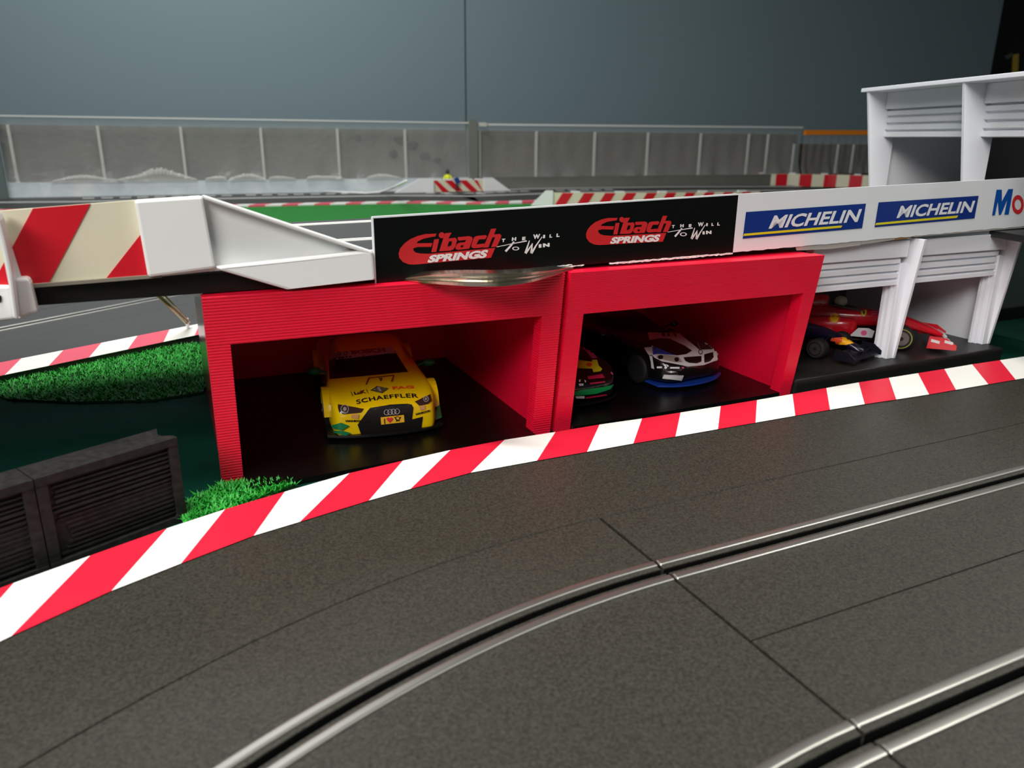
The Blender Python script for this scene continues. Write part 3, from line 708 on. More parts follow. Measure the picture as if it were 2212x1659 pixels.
mb = MB(); mb.prism([cp-FE*.013, cp+FE*.013, cp+FE*.013+Vector((0, 0, .222)), cp-FE*.013+Vector((0, 0, .222))], FN*.02); mb.build('post', mat('corner post grey', (116, 120, 112), .45), pp)
mb = MB(); c_ = cp+FE*.03+Vector((0, 0, .208)); mb.box(tuple(c_-Vector((.02, .012, .006))), tuple(c_+Vector((.02, .005, .006)))); mb.build('clip', mat('silver clip', (190, 190, 184), .3, metal=.7), pp)
# left corner section running towards the viewer
lf = thing('side_fence', 'grey green fence post with a white rail at the left picture border', 'fence', FL.at(2, 425), rad(22.4))
q0 = FL.at(-60, 430, .05); q1_ = FL.at(18, 430, .03); q0.z = q1_.z = 0
mb = MB(); mb.prism([q0, q1_, q1_+Vector((0, 0, .2)), q0+Vector((0, 0, .2))], -FN*.01); mb.build('panel', mat('grey green panel', (96, 112, 108), .5), lf)
mb = MB(); mb.prism([q0+FN*.01+Vector((0, 0, .205)), q1_+FE*.012+FN*.01+Vector((0, 0, .205)), q1_+FE*.012+FN*.01+Vector((0, 0, .211)), q0+FN*.01+Vector((0, 0, .211))], -FN*.02); mb.build('top_rail', FENCEW, lf)
mb = MB(); mb.tube([q1_+FN*.012+Vector((.008, 0, .178)), q1_+FN*.02-FE*.05+Vector((0, 0, .16))], .003, 6); mb.build('strap', FENCEW, lf)

# far field and track
tg = MB(); field = [(-500, 480), (300, 470), (455, 459), (545, 450.5), (700, 446.5), (880, 443), (1000, 445), (1100, 444), (1150, 443), (1250, 452), (1700, 452), (1750, 620), (-200, 560)]
field = [G(*p) for p in [(380, 455), (545, 450.5), (700, 446.5), (880, 443), (1000, 445), (1100, 444), (1160, 443), (1260, 450), (1600, 450), (1600, 510), (1300, 560), (300, 560)]]
tg.prism([Vector((p.x, p.y, 0)) for p in field], (0, 0, .004)); tag(tg.build('turf_field', GRASSF), 'wide green turf field between the bridge and the far track', 'grass', kind='stuff')
def strip(pts, off, z0, z1, w, mi=0, mb=None):
    """band of width w that starts off metres behind the pixel polyline"""
    mb = mb or MB(); P = [Vector((p.x, p.y, 0)) for p in pts]; R = []
    for i, p in enumerate(P):
        d = (P[min(i+1, len(P)-1)]-P[max(i-1, 0)]).normalized(); n = Vector((-d.y, d.x, 0))
        R.append([p+n*off+Vector((0, 0, z0)), p+n*(off+w)+Vector((0, 0, z0)), p+n*(off+w)+Vector((0, 0, z1)), p+n*off+Vector((0, 0, z1))])
    return mb.rings(R, mi=mi)
kpx = [(-250, 465), (100, 461), (300, 456), (455, 452), (545, 449.6), (700, 446.2), (880, 442.4), (960, 443), (1040, 444), (1100, 442.6), (1170, 440), (1300, 434), (1600, 428), (1900, 426)]
kp = [G(*p) for p in kpx]
ft = thing('far_track', 'far dark slot track with white lane lines in front of the film fence', 'track', kp[3])
strip(kp, .02, 0, T, .5).build('track_bed', mat('far track plastic', (46, 46, 44), .5, noise=((58, 58, 55), 60, .3, .7)), ft)
for off, w in ((.235, .022), (.445, .022)):
    mb = strip(kp, off, T, T+.001, w); 
    mb.build('lane_line', mat('far line white', (205, 206, 202), .4), ft)
for i in range(8, 44):
    t0 = i/60; t1 = (i+.62)/60; a = polyat(kp, t0); b = polyat(kp, t1)
    strip([a, b], .35, T, T+.001, .02).build('lane_dash', mat('far line white', (205, 206, 202), .4), ft)
fk = thing('far_kerb', 'thin red and white kerb between the turf field and the far track', 'kerb', kp[4])
mb = MB(); Lk = sum((b-a).length for a, b in zip(kp, kp[1:])); n = int(Lk/.0385)
for i in range(n):
    a, b = polyat(kp, i/n), polyat(kp, (i+1)/n); d = (b-a).normalized(); nn = Vector((-d.y, d.x, 0)); sh = d*.022
    z = Vector((0, 0, T+.001))
    mb.add([a+z, b+z, b+nn*.04+sh+z, a+nn*.04+sh+z, a, b], [(0, 1, 2, 3), (4, 5, 1, 0)], i % 2)
mb.build('kerb_stripe', [KERBW, mat('faded kerb red', (232, 92, 112), .45)], fk)

def guard(name, label, base, h, stripes, slant, ramp0, ramp1, cat='guard wall'):
    """striped guard wall on base points; ramps are white sloping ends (metres)"""
    P = [Vector((p.x, p.y, 0)) for p in base]; L = sum((b-a).length for a, b in zip(P, P[1:]))
    r = thing(name, label, cat, P[0]); up = Vector((0, 0, 1)); mb = MB(); N = stripes
    def pt(s): return polyat(P, max(0, min(1, s/L)))
    s0, s1 = ramp0, L-ramp1; w = (s1-s0)/N
    mb = MB(); R = []
    for k in range(25):
        s = lerp(s0, s1, k/24); p = pt(s); d = (pt(s+.01)-pt(s-.01)).normalized(); nn = Vector((-d.y, d.x, 0))*.006
        R.append([p, p+up*h, p+up*h+nn, p+nn])
    mb.rings(R); mb.build('panel', CREAM, r)
    for k in range(0, N, 2):
        mb = MB(); V = []; a = s0+w*(k+.5); b = min(a+w, s1)
        for u in range(4):
            sA = lerp(a, b, u/3); p = pt(min(max(sA-slant/2, s0), s1)); q = pt(min(max(sA+slant/2, s0), s1)); d = (pt(sA+.01)-pt(sA-.01)).normalized(); nn = Vector((d.y, -d.x, 0))*.0012
            V += [p+nn+up*.0005, q+nn+up*(h-.0005)]
        mb.add(V, [(2*u, 2*u+2, 2*u+3, 2*u+1) for u in range(3)]); mb.build('red_stripe', GUARDR, r)
    for s_a, s_b in ((s0, 0), (s1, L)):
        if abs(s_a-s_b) < 1e-6: continue
        p, q = pt(s_a), pt(s_b); d = (q-p).normalized(); nn = Vector((-d.y, d.x, 0))*.01; sg_ = 1 if s_b > s_a else -1
        pk = p + d*abs(s_a-s_b)*.3
        mb = MB(); mb.prism([p-nn*.3, q-nn*.3, pk-nn*.3+up*h*1.15, p-nn*.3+up*h*1.15], nn*1.2); mb.build('end_ramp', WHITEW, r)
    k = 0
    for s in [lerp(s0, s1, (i+.5)/5) for i in range(5)]:
        p = pt(s); d = (pt(s+.01)-pt(s-.01)).normalized(); mb = MB(); a = p+up*h-d*.012; mb.prism([a, a+d*.024, a+d*.024+up*.004, a+up*.004], Vector((-d.y, d.x, 0))*.008); mb.build('clip', WHITEW, r)
    return r
guard('striped_guard_wall', 'short red and white striped guard wall with sloping white ends below the film fence', [FL.at(x_, 408, .075) for x_ in (843, 980, 1108)], .041, 7, -.045, .135, .10)
guard('striped_guard_wall', 'long red and cream striped guard wall on the turf just above the black sign', [G(1143, 447), G(1250, 447.5), G(1400, 447), G(1600, 444), (G(1640, 443))], .036, 21, .022, .06, 0)
guard('striped_guard_wall', 'curved kerb wall of upright red and white blocks left of the upper pit building', [G(1612, 402), G(1700, 402.5), G(1790, 404), G(1880, 406.5), G(1960, 409)], .046, 13, 0, 0, 0)

# marshal figure and a blue panel
fg = thing('marshal_figure', 'tiny figure in a yellow vest standing behind the short striped guard wall', 'figure', FL.at(967, 406, .05))
FP = Plane(FL.at(967, 404, .05), 22.4)
f0 = FP.at(967, 384); zt = FP.at(966, 366).z; zb = .0; x_, y_ = f0.x, f0.y; hh = zt
mb = MB(); mb.tube([(x_-.004, y_, 0), (x_-.004, y_, hh*.42), (x_, y_, hh*.5)], [.0045, .005, .006], 8); mb.tube([(x_+.004, y_, 0), (x_+.004, y_, hh*.42), (x_, y_, hh*.5)], [.0045, .005, .006], 8)
mb.build('legs', mat('orange trousers', (200, 110, 30), .6), fg)
mb = MB(); mb.tube([(x_, y_, hh*.46), (x_, y_, hh*.6), (x_, y_, hh*.76), (x_, y_, hh*.8)], [.006, .0075, .008, .003], 10); mb.tube([(x_-.008, y_, hh*.74), (x_-.012, y_, hh*.6), (x_-.009, y_-.004, hh*.5)], [.003, .0028, .002], 6); mb.tube([(x_+.008, y_, hh*.74), (x_+.012, y_, hh*.6), (x_+.01, y_-.005, hh*.52)], [.003, .0028, .002], 6); mb.build('vest', HIVIS, fg)
mb = MB(); mb.ball((x_, y_, hh*.9), (.006, .0065, .0085)); mb.build('head', DARKCL, fg)
bp_ = thing('blue_panel', 'small tilted blue panel leaning on the short striped guard wall beside the tiny figure', 'panel', FL.at(986, 409, .09))
FQ = Plane(FL.at(986, 412, .09), 22.4)
mb = MB(); mb.prism([FQ.at(*p) for p in [(980, 386), (989, 382), (995, 394), (986, 398.5)]], (0, .006, 0)); mb.build('panel', mat('blue panel', (22, 62, 130), .5), bp_)
mb = MB(); mb.prism([FQ.at(*p, -.002) for p in [(985, 398), (989, 396), (988, 409), (984, 410)]], (0, .004, 0)); mb.build('stand', DARKCL, bp_)
# thin white cable lying by the fence
cb = MB(); cb.tube([G(700, 414, .01), G(790, 417, .01), G(820, 415, .012), G(845, 407, .03), G(878, 391, .075)], .003, 6)
tag(cb.build('white_cable', WHITEW), 'thin white cable rising to the left end of the short striped guard wall', 'cable')
# ------------------------------------------------------------------ cars
def car_body(root, st, m, name='body'):
    """stations in mm: y, half width, bottom, shoulder z, belt half width, belt z, roof half width, roof z"""
    R = []
    for (y, w, zb, zs, wg, zg, wr, zr) in st:
        half = [(w*.55, zb), (w*.93, zb), (w, zb+2.5), (w, (zb+zs)/2), (w*.985, zs-1.5), (lerp(w, wg, .35), lerp(zs, zg, .6)), (wg, zg), (lerp(wg, wr, .75), lerp(zg, zr, .72)), (wr, zr-.35), (wr*.5, zr)]
        ring = half + [(-a, b) for a, b in reversed(half)]
        R.append([Vector((a/1000, y/1000, b/1000)) for a, b in ring])
    mb = MB(); mb.rings(R, True, True); o = mb.build(name, m, root, world=False, subsurf=2)
    apply_mods(o)
    for p in o.data.polygons: p.use_smooth = True
    return o
def bvh_world(o, root):
    me = o.data; Mx = WM[root.name]
    return BVHTree.FromPolygons([Mx @ v.co for v in me.vertices], [tuple(p.vertices) for p in me.polygons])
def on(bvh, off):
    def f(x, y):
        d = ray(x, y).normalized(); loc, n, i, dist = bvh.ray_cast(EYE, d)
        if loc is None: return None
        if n.dot(d) > 0: n = -n
        return loc + n*off
    return f
def wheel(root, c, r, w, side, rim=True):
    c = Vector(c); mb = MB(); n = 24; R = []
    for (dx, rr) in ((-.5, .62), (-.5, .92), (-.38, 1), (.38, 1), (.5, .92), (.5, .62)):
        R.append([c + Vector((dx*w, rr*r*math.cos(2*PI*k/n), rr*r*math.sin(2*PI*k/n))) for k in range(n)])
    mb.rings(R, True, True, smooth=True); t = mb.build('wheel', TYRE, root, world=False)
    if rim:
        mb = MB(); sx = side*(w*.5+.0002)
        ring0 = [c+Vector((sx, .64*r*math.cos(2*PI*k/n), .64*r*math.sin(2*PI*k/n))) for k in range(n)]; ring1 = [c+Vector((sx, .54*r*math.cos(2*PI*k/n), .54*r*math.sin(2*PI*k/n))) for k in range(n)]
        mb.add(ring0+ring1, [(k, (k+1) % n, n+(k+1) % n, n+k) for k in range(n)])
        for k in range(5):
            a = 2*PI*k/5; u = Vector((0, math.cos(a), math.sin(a))); v = Vector((0, -math.sin(a), math.cos(a)))
            p = c+Vector((sx, 0, 0)); mb.prism([p+u*.05*r-v*.09*r, p+u*.56*r-v*.06*r, p+u*.56*r+v*.06*r, p+u*.05*r+v*.09*r], Vector((side*.0006, 0, 0)))
        mb.prism([c+Vector((sx, .14*r*math.cos(2*PI*k/10), .14*r*math.sin(2*PI*k/10))) for k in range(10)], Vector((side*.0012, 0, 0)))
        q = mb.build('rim', RIM, t, world=False)
    return t
def splitter(root, w, y0, y1, z0, z1, m, curve=.006):
    mb = MB(); P = []
    for k in range(13):
        u = -1+2*k/12; P.append((u*w, y0+curve*abs(u)**2.4, z0))
    P += [(w*.98, y1, z0), (-w*.98, y1, z0)]
    mb.prism(P, (0, 0, z1-z0)); return mb.build('splitter', m, root, world=False, bevel=.0005)
def rear_wing(root, w, y, z, m):
    mb = MB(); mb.prism([(-w, y, z), (-w, y+.012, z+.0015), (-w, y+.012, z+.003), (-w, y, z+.0012)], (2*w, 0, 0))
    for x in (-w, w-.001): mb.box((x, y-.002, z-.004), (x+.001, y+.014, z+.005))
    for x in (-.014, .014): mb.box((x-.0006, y+.004, z-.012), (x+.0006, y+.008, z+.001))
    return mb.build('rear_wing', m, root, world=False)
def mirrors(root, x, y, z, m):
    for s in (-1, 1):
        mb = MB(); mb.ball((s*x, y, z), (.0042, .0022, .0026)); mb.tube([(s*(x-.003), y, z), (s*(x-.009), y+.001, z-.002)], .0008, 6); mb.build('mirror', m, root, world=False)

# -- yellow touring car
ya = thing('toy_race_car', 'yellow toy touring race car with green mirrors parked in the coarse red garage', 'toy car', (-.0715, .4125, .0032), rad(17.5))
ybody = car_body(ya, [(0, 25.5, 1.5, 15, 19, 17, 10, 17.2), (1.5, 28, 1.2, 17.5, 21, 18.8, 12, 19.2), (8, 30.5, 1.5, 21, 22, 22, 12, 22.4), (20, 31.5, 3.5, 24.5, 21.5, 24, 12, 24.6), (34, 31.5, 3.5, 25, 23, 25.6, 13, 26.2), (47, 29.5, 3.5, 25, 25, 27, 15, 27.6), (53, 29.5, 3.5, 25, 25, 28, 18, 31), (68, 29.5, 3.5, 25, 24.5, 28.5, 20, 38.3), (84, 29.5, 3.5, 25, 24.5, 28.5, 20, 39.5), (100, 30, 3.5, 25, 24, 28.5, 19, 38.4), (122, 31.5, 3.5, 26.5, 22, 29, 15, 31), (138, 31, 4, 26.5, 20, 28.5, 12, 28.8), (146, 27, 6, 24, 17, 26, 10, 26)], YEL)
yb = bvh_world(ybody, ya)
def c6(x, y): return (580+x/5.027, 700+y/5.027)
def c7(x, y): return (680+x/7.373, 780+y/7.373)
def dec(bvh, root, name, m, polys, off=.0002, f=c7, sub=6):
    a = Draw(on(bvh, off))
    for p in polys: a.poly([f(*q) for q in p], sub=sub)
    return a.build(name, m, root)
dec(yb, ya, 'windscreen', GLASS, [[(655, 405), (700, 380), (740, 357), (900, 347), (1385, 318), (1515, 520), (1100, 560), (665, 600)]], f=c6)
dec(yb, ya, 'sunstrip', SUNB, [[(655, 320), (1340, 245), (1395, 312), (900, 343), (740, 353), (658, 398)]], f=c6)
a = Draw(on(yb, .0004)); a.text('BOSCH', [c6(*p) for p in ((905, 335), (1275, 307), (1262, 262), (895, 292))], bold=.05); a.build('lettering', DRED, ya)
a = Draw(on(yb, .0004)); a.ring(c6(838, 322), 4.4, 1.2); a.ring(c6(772, 327), 4.2, 1.6); a.build('roundel', INK, ya)
for p in ([(370, 695), (780, 765), (730, 820), (560, 835), (470, 845), (400, 830), (375, 760)], [(1590, 655), (1835, 535), (1855, 640), (1800, 685), (1660, 710)]):
    hl = dec(yb, ya, 'headlamp', LAMPD, [p], .0005)
    c_, r_ = ((480, 770), 8.5) if p[0][0] < 900 else ((1765, 615), 6)
    a = Draw(on(yb, .0008)); a.ring(c7(*c_), r_, 1.6); a.poly(circ(c7(*c_), r_*.45, 12))
    if hl: a.build('lens', LAMPL, hl)
gg = dec(yb, ya, 'grille', BLACKP, [[(840, 790), (880, 750), (1000, 730), (1200, 698), (1480, 682), (1540, 695), (1570, 740), (1545, 925), (1720, 880), (1695, 1060), (1200, 1130), (740, 1180), (680, 1010), (910, 1010)]], .0004)
a = Draw(on(yb, .0009))
for x, y in ((1140, 812), (1195, 807), (1250, 801), (1305, 796)): a.ring(c7(x, y), 5.9, 1.1)
a.build('emblem', CHROME, ya)
dec(yb, ya, 'number_plate', PLATE, [[(1045, 890), (1415, 850), (1425, 965), (1055, 1005)]], .0008)
a = Draw(on(yb, .0011)); a.poly([c7(*p) for p in [(1098, 908), (1112, 906), (1116, 988), (1102, 990)]]); a.ring(c7(1312, 905), 5, 1.3)
a.poly([c7(*p) for p in stroke([(1262, 880), (1300, 925), (1345, 945)], 14)]); a.poly([c7(*p) for p in stroke([(1365, 878), (1335, 925), (1290, 950)], 14)]); a.build('plate_symbol', INK, ya)
a = Draw(on(yb, .0011)); a.poly([c7(1190+t[0]*3.2, 925-t[1]*3.2) for t in [(16*math.sin(k*PI/12)**3, 13*math.cos(k*PI/12)-5*math.cos(k*PI/6)-2*math.cos(k*PI/4)-math.cos(k*PI/3)) for k in range(24)]]); a.build('heart', HEART, ya)
a = Draw(on(yb, .0003)); a.text('SCHAEFFLER', ([c7(*p) for p in ((670, 695), (1150, 608), (1652, 592))], [c7(*p) for p in ((650, 625), (1130, 545), (1640, 522))]), bold=.03, space=1.12); a.build('lettering', INK, ya)
a = Draw(on(yb, .0003)); a.text('LuK', [c7(*p) for p in ((632, 546), (825, 512), (802, 462), (618, 496))], bold=.05)
for q in ([(570, 495), (580, 493), (612, 562), (602, 565)], [(815, 457), (826, 455), (856, 518), (846, 521)]): a.poly([c7(*p) for p in q])
a.build('lettering', mat('brown decal ink', (70, 30, 12), .4), ya)
a = Draw(on(yb, .0003)); a.text('FAG', [c7(*p) for p in ((1245, 460), (1582, 440), (1575, 396), (1225, 412))], bold=.04); a.build('lettering', FRED, ya)
dec(yb, ya, 'diamond_emblem', mat('olive decal', (84, 80, 44), .4), [[(880, 475), (990, 400), (1180, 440), (1075, 520)]], .0003)
dec(yb, ya, 'emblem_figure', CHROME, [[(1000, 425), (1030, 420), (1045, 455), (1065, 485), (1040, 500), (1010, 470), (990, 455)], [(935, 465), (960, 450), (975, 470), (950, 478)], [(1090, 435), (1125, 440), (1105, 458)]], .0006)
a = Draw(on(yb, .0003))
for q in ([(815, 382), (868, 270)], [(1262, 228), (1225, 335)]): a.poly([c7(*p) for p in stroke(q, 18, 28)])
a.poly([c7(*p) for p in stroke([(870, 275), (1260, 232)], 14)]); a.poly([c7(*p) for p in [(1010, 275), (1080, 270), (1070, 310), (1045, 330), (1035, 300)]]); a.build('bonnet_frame', mat('brown frame decal', (120, 60, 14), .4), ya)
for B_ in (((495, 965), (825, 965), (830, 930), (490, 932)), ((1610, 860), (1838, 800), (1836, 768), (1600, 826))):
    a = Draw(on(yb, .0006)); a.text('HANKOOK', [c7(*p) for p in B_], bold=.06); a.build('lettering', INK, ya)
dec(yb, ya, 'tan_patch', TAN, [[(580, 850), (705, 840), (690, 915), (580, 905)]], .0006); dec(yb, ya, 'tan_patch', TAN, [[(1655, 715), (1755, 700), (1755, 760), (1680, 785)]], .0006)
dec(yb, ya, 'canard', GRN, [[(285, 1025), (420, 970), (545, 1020), (440, 1090), (330, 1070)]], .0012)
dec(yb, ya, 'canard', GRN, [[(260, 1100), (430, 1095), (580, 1135), (490, 1175), (300, 1120)]], .0012)
for s in (1,):
    mb = MB(); mb.prism([(.024, .004, .0045), (.0335, .010, .005), (.0335, .016, .0115), (.030, .010, .009)], (.0006, -.001, .0004)); mb.build('canard', GRN, ya, world=False)
splitter(ya, .0335, -.0035, .03, .0022, .0036, BLACKP)
for s in (-1, 1):
    for y in (.028, .116): wheel(ya, (s*.0285, y, .0103), .0103, .009, s)
    for y in (.028, .116):                                  # flared arches
        mb = MB(); R = []
        for k in range(13):
            a_ = PI*k/12; ca, sa = math.cos(a_), math.sin(a_)
            R.append([Vector((s*.0285, y+.0118*ca, .0103+.0118*sa)), Vector((s*.0338, y+.0118*ca, .0103+.0118*sa)), Vector((s*.0338, y+.0138*ca, .0103+.0138*sa)), Vector((s*.0285, y+.0138*ca, .0103+.0138*sa))])
        mb.rings(R); mb.build('wheel_arch', YEL, ya, world=False)
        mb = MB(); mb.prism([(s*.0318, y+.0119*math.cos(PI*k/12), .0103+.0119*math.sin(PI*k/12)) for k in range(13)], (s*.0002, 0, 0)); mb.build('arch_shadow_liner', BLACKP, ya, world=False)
mirrors(ya, .036, .056, .0262, GRN); rear_wing(ya, .028, .138, .036, BLACKP)

# -- white, black and blue GT car
g2l = lambda u, v, z: Matrix.Translation(Vector(GA2)) @ Matrix.Rotation(rad(24.4), 4, 'Z') @ Vector((u, v, z))
bc = G(1489, 829, .0065)
ba_ = 32.0
bm_ = thing('toy_race_car', 'white, black and blue toy sports race car in the finely ridged red garage', 'toy car', (bc.x+.0065, bc.y+.006, .0032), rad(ba_))
bbody = car_body(bm_, [(0, 19, 6, 14, 14, 16, 8, 16.3), (2.5, 25, 4.5, 17, 19, 18.3, 10, 18.8), (10, 29.5, 4, 21, 22, 21.5, 12, 22.2), (22, 31, 4, 24.5, 21, 23.5, 12, 24.2), (38, 31, 4, 25, 22, 25.2, 13, 26), (55, 29, 4, 24.5, 23.5, 27, 15, 27.8), (62, 29, 4, 25, 23, 27.5, 16, 30), (80, 29, 4, 25.5, 22, 28, 17, 36.5), (95, 29.5, 4, 25.5, 21.5, 28, 17, 37), (115, 31.5, 4, 27, 19, 29, 14, 32), (132, 31.5, 5, 27, 18, 28, 11, 28), (139, 27, 7, 24, 15, 25, 9, 25)], CARBLK)
bb = bvh_world(bbody, bm_)
def cb_(x, y): return (1390+x/8.733, 660+y/8.733)
def dB(name, m, polys, off=.0002): return dec(bb, bm_, name, m, polys, off, cb_)
dB('white_panel', CARWHT, [[(10, 800), (60, 790), (160, 780), (140, 700), (60, 520), (80, 505), (330, 510), (680, 525), (800, 630), (940, 740), (1060, 840), (1350, 860), (1400, 900), (1430, 960), (1380, 1050), (1130, 1125), (840, 1155), (740, 1130), (350, 1055), (210, 985), (160, 930), (115, 950), (60, 880)]], .00012)
dB('white_fender', CARWHT, [[(1010, 690), (1060, 650), (1200, 600), (1290, 650), (1390, 790), (1420, 900), (1340, 868), (1080, 850)]], .00012)
dB('white_arch', CARWHT, [[(112, 955), (165, 950), (185, 1080), (205, 1200), (150, 1180), (140, 1060)]], .00012)
dB('windscreen', GLASS, [[(-420, 130), (-120, 90), (420, 200), (560, 330), (520, 480), (330, 500), (80, 500), (-330, 400)], [(-700, 60), (-430, 40), (-440, 130), (-340, 410), (-600, 420)]], .0003)
dB('bonnet_panel', CARBLK, [[(100, 655), (330, 622), (500, 632), (780, 760), (915, 855), (810, 920), (640, 945), (560, 930), (330, 840), (200, 790), (140, 740)], [(-330, 420), (80, 510), (110, 640), (60, 760), (-120, 720), (-320, 640)]])
dB('blue_flash', CARBLU, [[(165, 790), (250, 800), (330, 830), (450, 890), (600, 945), (430, 930), (250, 920), (180, 940)]], .0004)
dB('bumper', CARBLK, [[(195, 985), (350, 1062), (740, 1135), (830, 1152), (1130, 1122), (1320, 1052), (1410, 1030), (1410, 1260), (1100, 1340), (750, 1390), (380, 1370), (250, 1260)]], .0003)
for q in ([(755, 985), (1090, 960), (1085, 1060), (1000, 1090), (850, 1085), (780, 1050)], [(1140, 930), (1310, 885), (1315, 980), (1250, 1050), (1140, 1080)]): dB('kidney_grille', BLACKP, [q], .0005)
dB('headlamp', LAMPL, [[(250, 960), (400, 935), (660, 970), (730, 1075), (600, 1078), (400, 1035), (250, 990)]], .0004)
dB('headlamp_bulb', BLACKP, [circ((320, 985), 50, 14, 38), circ((620, 1030), 45, 14, 40)], .0007)
dB('headlamp', LAMPD, [[(1010, 690), (1060, 660), (1250, 720), (1370, 830), (1080, 840)]], .0004)
dB('white_intake', CARWHT, [[(390, 1300), (750, 1315), (710, 1410), (360, 1370)]], .0007)
dB('sponsor_mark', EIWHT, [[(260, 1148), (355, 1148), (355, 1180), (262, 1180)], circ((420, 1168), 25, 12), [(500, 1160), (668, 1160), (668, 1188), (500, 1188)], [(440, 1245), (500, 1240), (520, 1228), (540, 1240), (620, 1245), (540, 1258), (520, 1270), (500, 1258)]], .0007)
dB('pink_mark', PINK, [circ((730, 1170), 24, 10, 14), circ((-270, 15), 40, 12, 30)], .0007)
dB('number_panel', CARBLK, [[(340, 520), (390, 520), (410, 590), (360, 590)], [(440, 525), (470, 525), (500, 590), (460, 590)], [(560, 535), (600, 540), (630, 600), (600, 600)]], .0006)
a = Draw(on(bb, .0008)); a.ring(cb_(1070, 890), 5, 1.4); a.build('roundel', CARBLK, bm_)
splitter(bm_, .0305, -.004, .03, .0022, .0034, CARBLU, .010)
for s in (-1, 1):
    for y in (.027, .110): wheel(bm_, (s*.0285, y, .0103), .0103, .009, s, False)
    for y in (.027, .110):
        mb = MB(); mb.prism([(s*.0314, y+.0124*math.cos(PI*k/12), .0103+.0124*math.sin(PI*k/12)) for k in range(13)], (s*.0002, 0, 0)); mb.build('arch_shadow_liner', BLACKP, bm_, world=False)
mirrors(bm_, .035, .062, .028, CARBLK); rear_wing(bm_, .03, .132, .038, CARBLK)

# -- black car with pink stripes, mostly hidden by the left post of the garage
pc = G(1252, 866, .006)
pk_ = thing('toy_race_car', 'black toy race car with pink stripes and green lip, cut off by the garage post', 'toy car', (pc.x+.003, pc.y-.005, .0032), rad(24))
pbody = car_body(pk_, [(0, 16, 5, 13, 12, 14.5, 7, 15), (2.5, 23, 4, 16, 17, 17, 9, 17.6), (10, 27.5, 3.5, 20.5, 21, 20, 12, 20.6), (24, 29, 3.5, 24, 21, 22.5, 12, 23), (40, 28.5, 3.5, 24, 22.5, 25.5, 14, 26.2), (50, 28, 3.5, 24, 22.5, 27, 16, 30), (66, 28, 3.5, 24.5, 22, 27.5, 17, 37), (80, 28.5, 3.5, 25, 21.5, 27.5, 16.5, 38), (105, 30.5, 4, 26.5, 19, 28, 13, 34), (125, 30.5, 5, 26, 17, 27, 10, 29), (134, 25, 7, 22, 13, 24, 8, 24)], CARBLK)
pb = bvh_world(pbody, pk_)
def cp_(x, y): return (1230+x/7.9, 670+y/7.9)
def dP(name, m, polys, off=.0003): return dec(pb, pk_, name, m, polys, off, cp_)
dP('pink_stripe', PINK, [[(235, 645), (330, 645), (475, 820), (385, 830)], [(695, 1070), (770, 1010), (805, 1050), (735, 1115)]])
dP('yellow_flash', MYEL, [[(390, 850), (470, 850), (500, 950), (560, 1010), (530, 1050), (410, 1065), (385, 1005), (120, 1000), (130, 850), (380, 885)]])
dP('orange_spot', FRED, [circ((335, 940), 50, 14, 34)], .0005)
dP('headlamp', mat('yellowish lamp glass', (120, 112, 46), .15), [[(570, 810), (610, 760), (690, 800), (760, 930), (750, 990), (690, 990), (600, 900)]], .0005)
dP('magenta_mark', mat('magenta decal', (190, 30, 70), .4), [[(300, 1140), (560, 1098), (600, 1160), (320, 1190)], [(340, 1245), (600, 1215), (605, 1235), (345, 1270)], [(270, 1480), (630, 1430), (635, 1450), (280, 1505)]], .0005)
dP('green_lip', GREEND, [[(60, 1395), (170, 1360), (590, 1305), (745, 1265), (690, 1345), (460, 1420), (150, 1455), (60, 1450)]], .0006)
dP('white_mark', EIWHT, [[(155, 1200), (190, 1195), (180, 1230), (160, 1240)], [(150, 1260), (235, 1258), (230, 1290), (160, 1295)], [(250, 1195), (280, 1215), (270, 1245), (258, 1240)], [(90, 1465), (250, 1460), (250, 1500), (110, 1500)]], .0007)
dP('blue_flash', mat('light blue decal', (36, 130, 190), .4), [[(240, 380), (270, 400), (265, 560), (190, 560), (205, 460)]], .0006)
dP('grey_flash', mat('grey decal', (150, 140, 144), .4), [[(450, 160), (520, 110), (620, 108), (660, 135), (540, 148), (460, 182)], [(580, 265), (680, 208), (695, 225), (600, 272)]], .0006)
splitter(pk_, .029, -.002, .02, .0022, .0032, BLACKP, .010)
for s in (-1, 1):
    for y in (.026, .104): wheel(pk_, (s*.0265, y, .0103), .0103, .009, s)
rear_wing(pk_, .027, .122, .037, BLACKP)

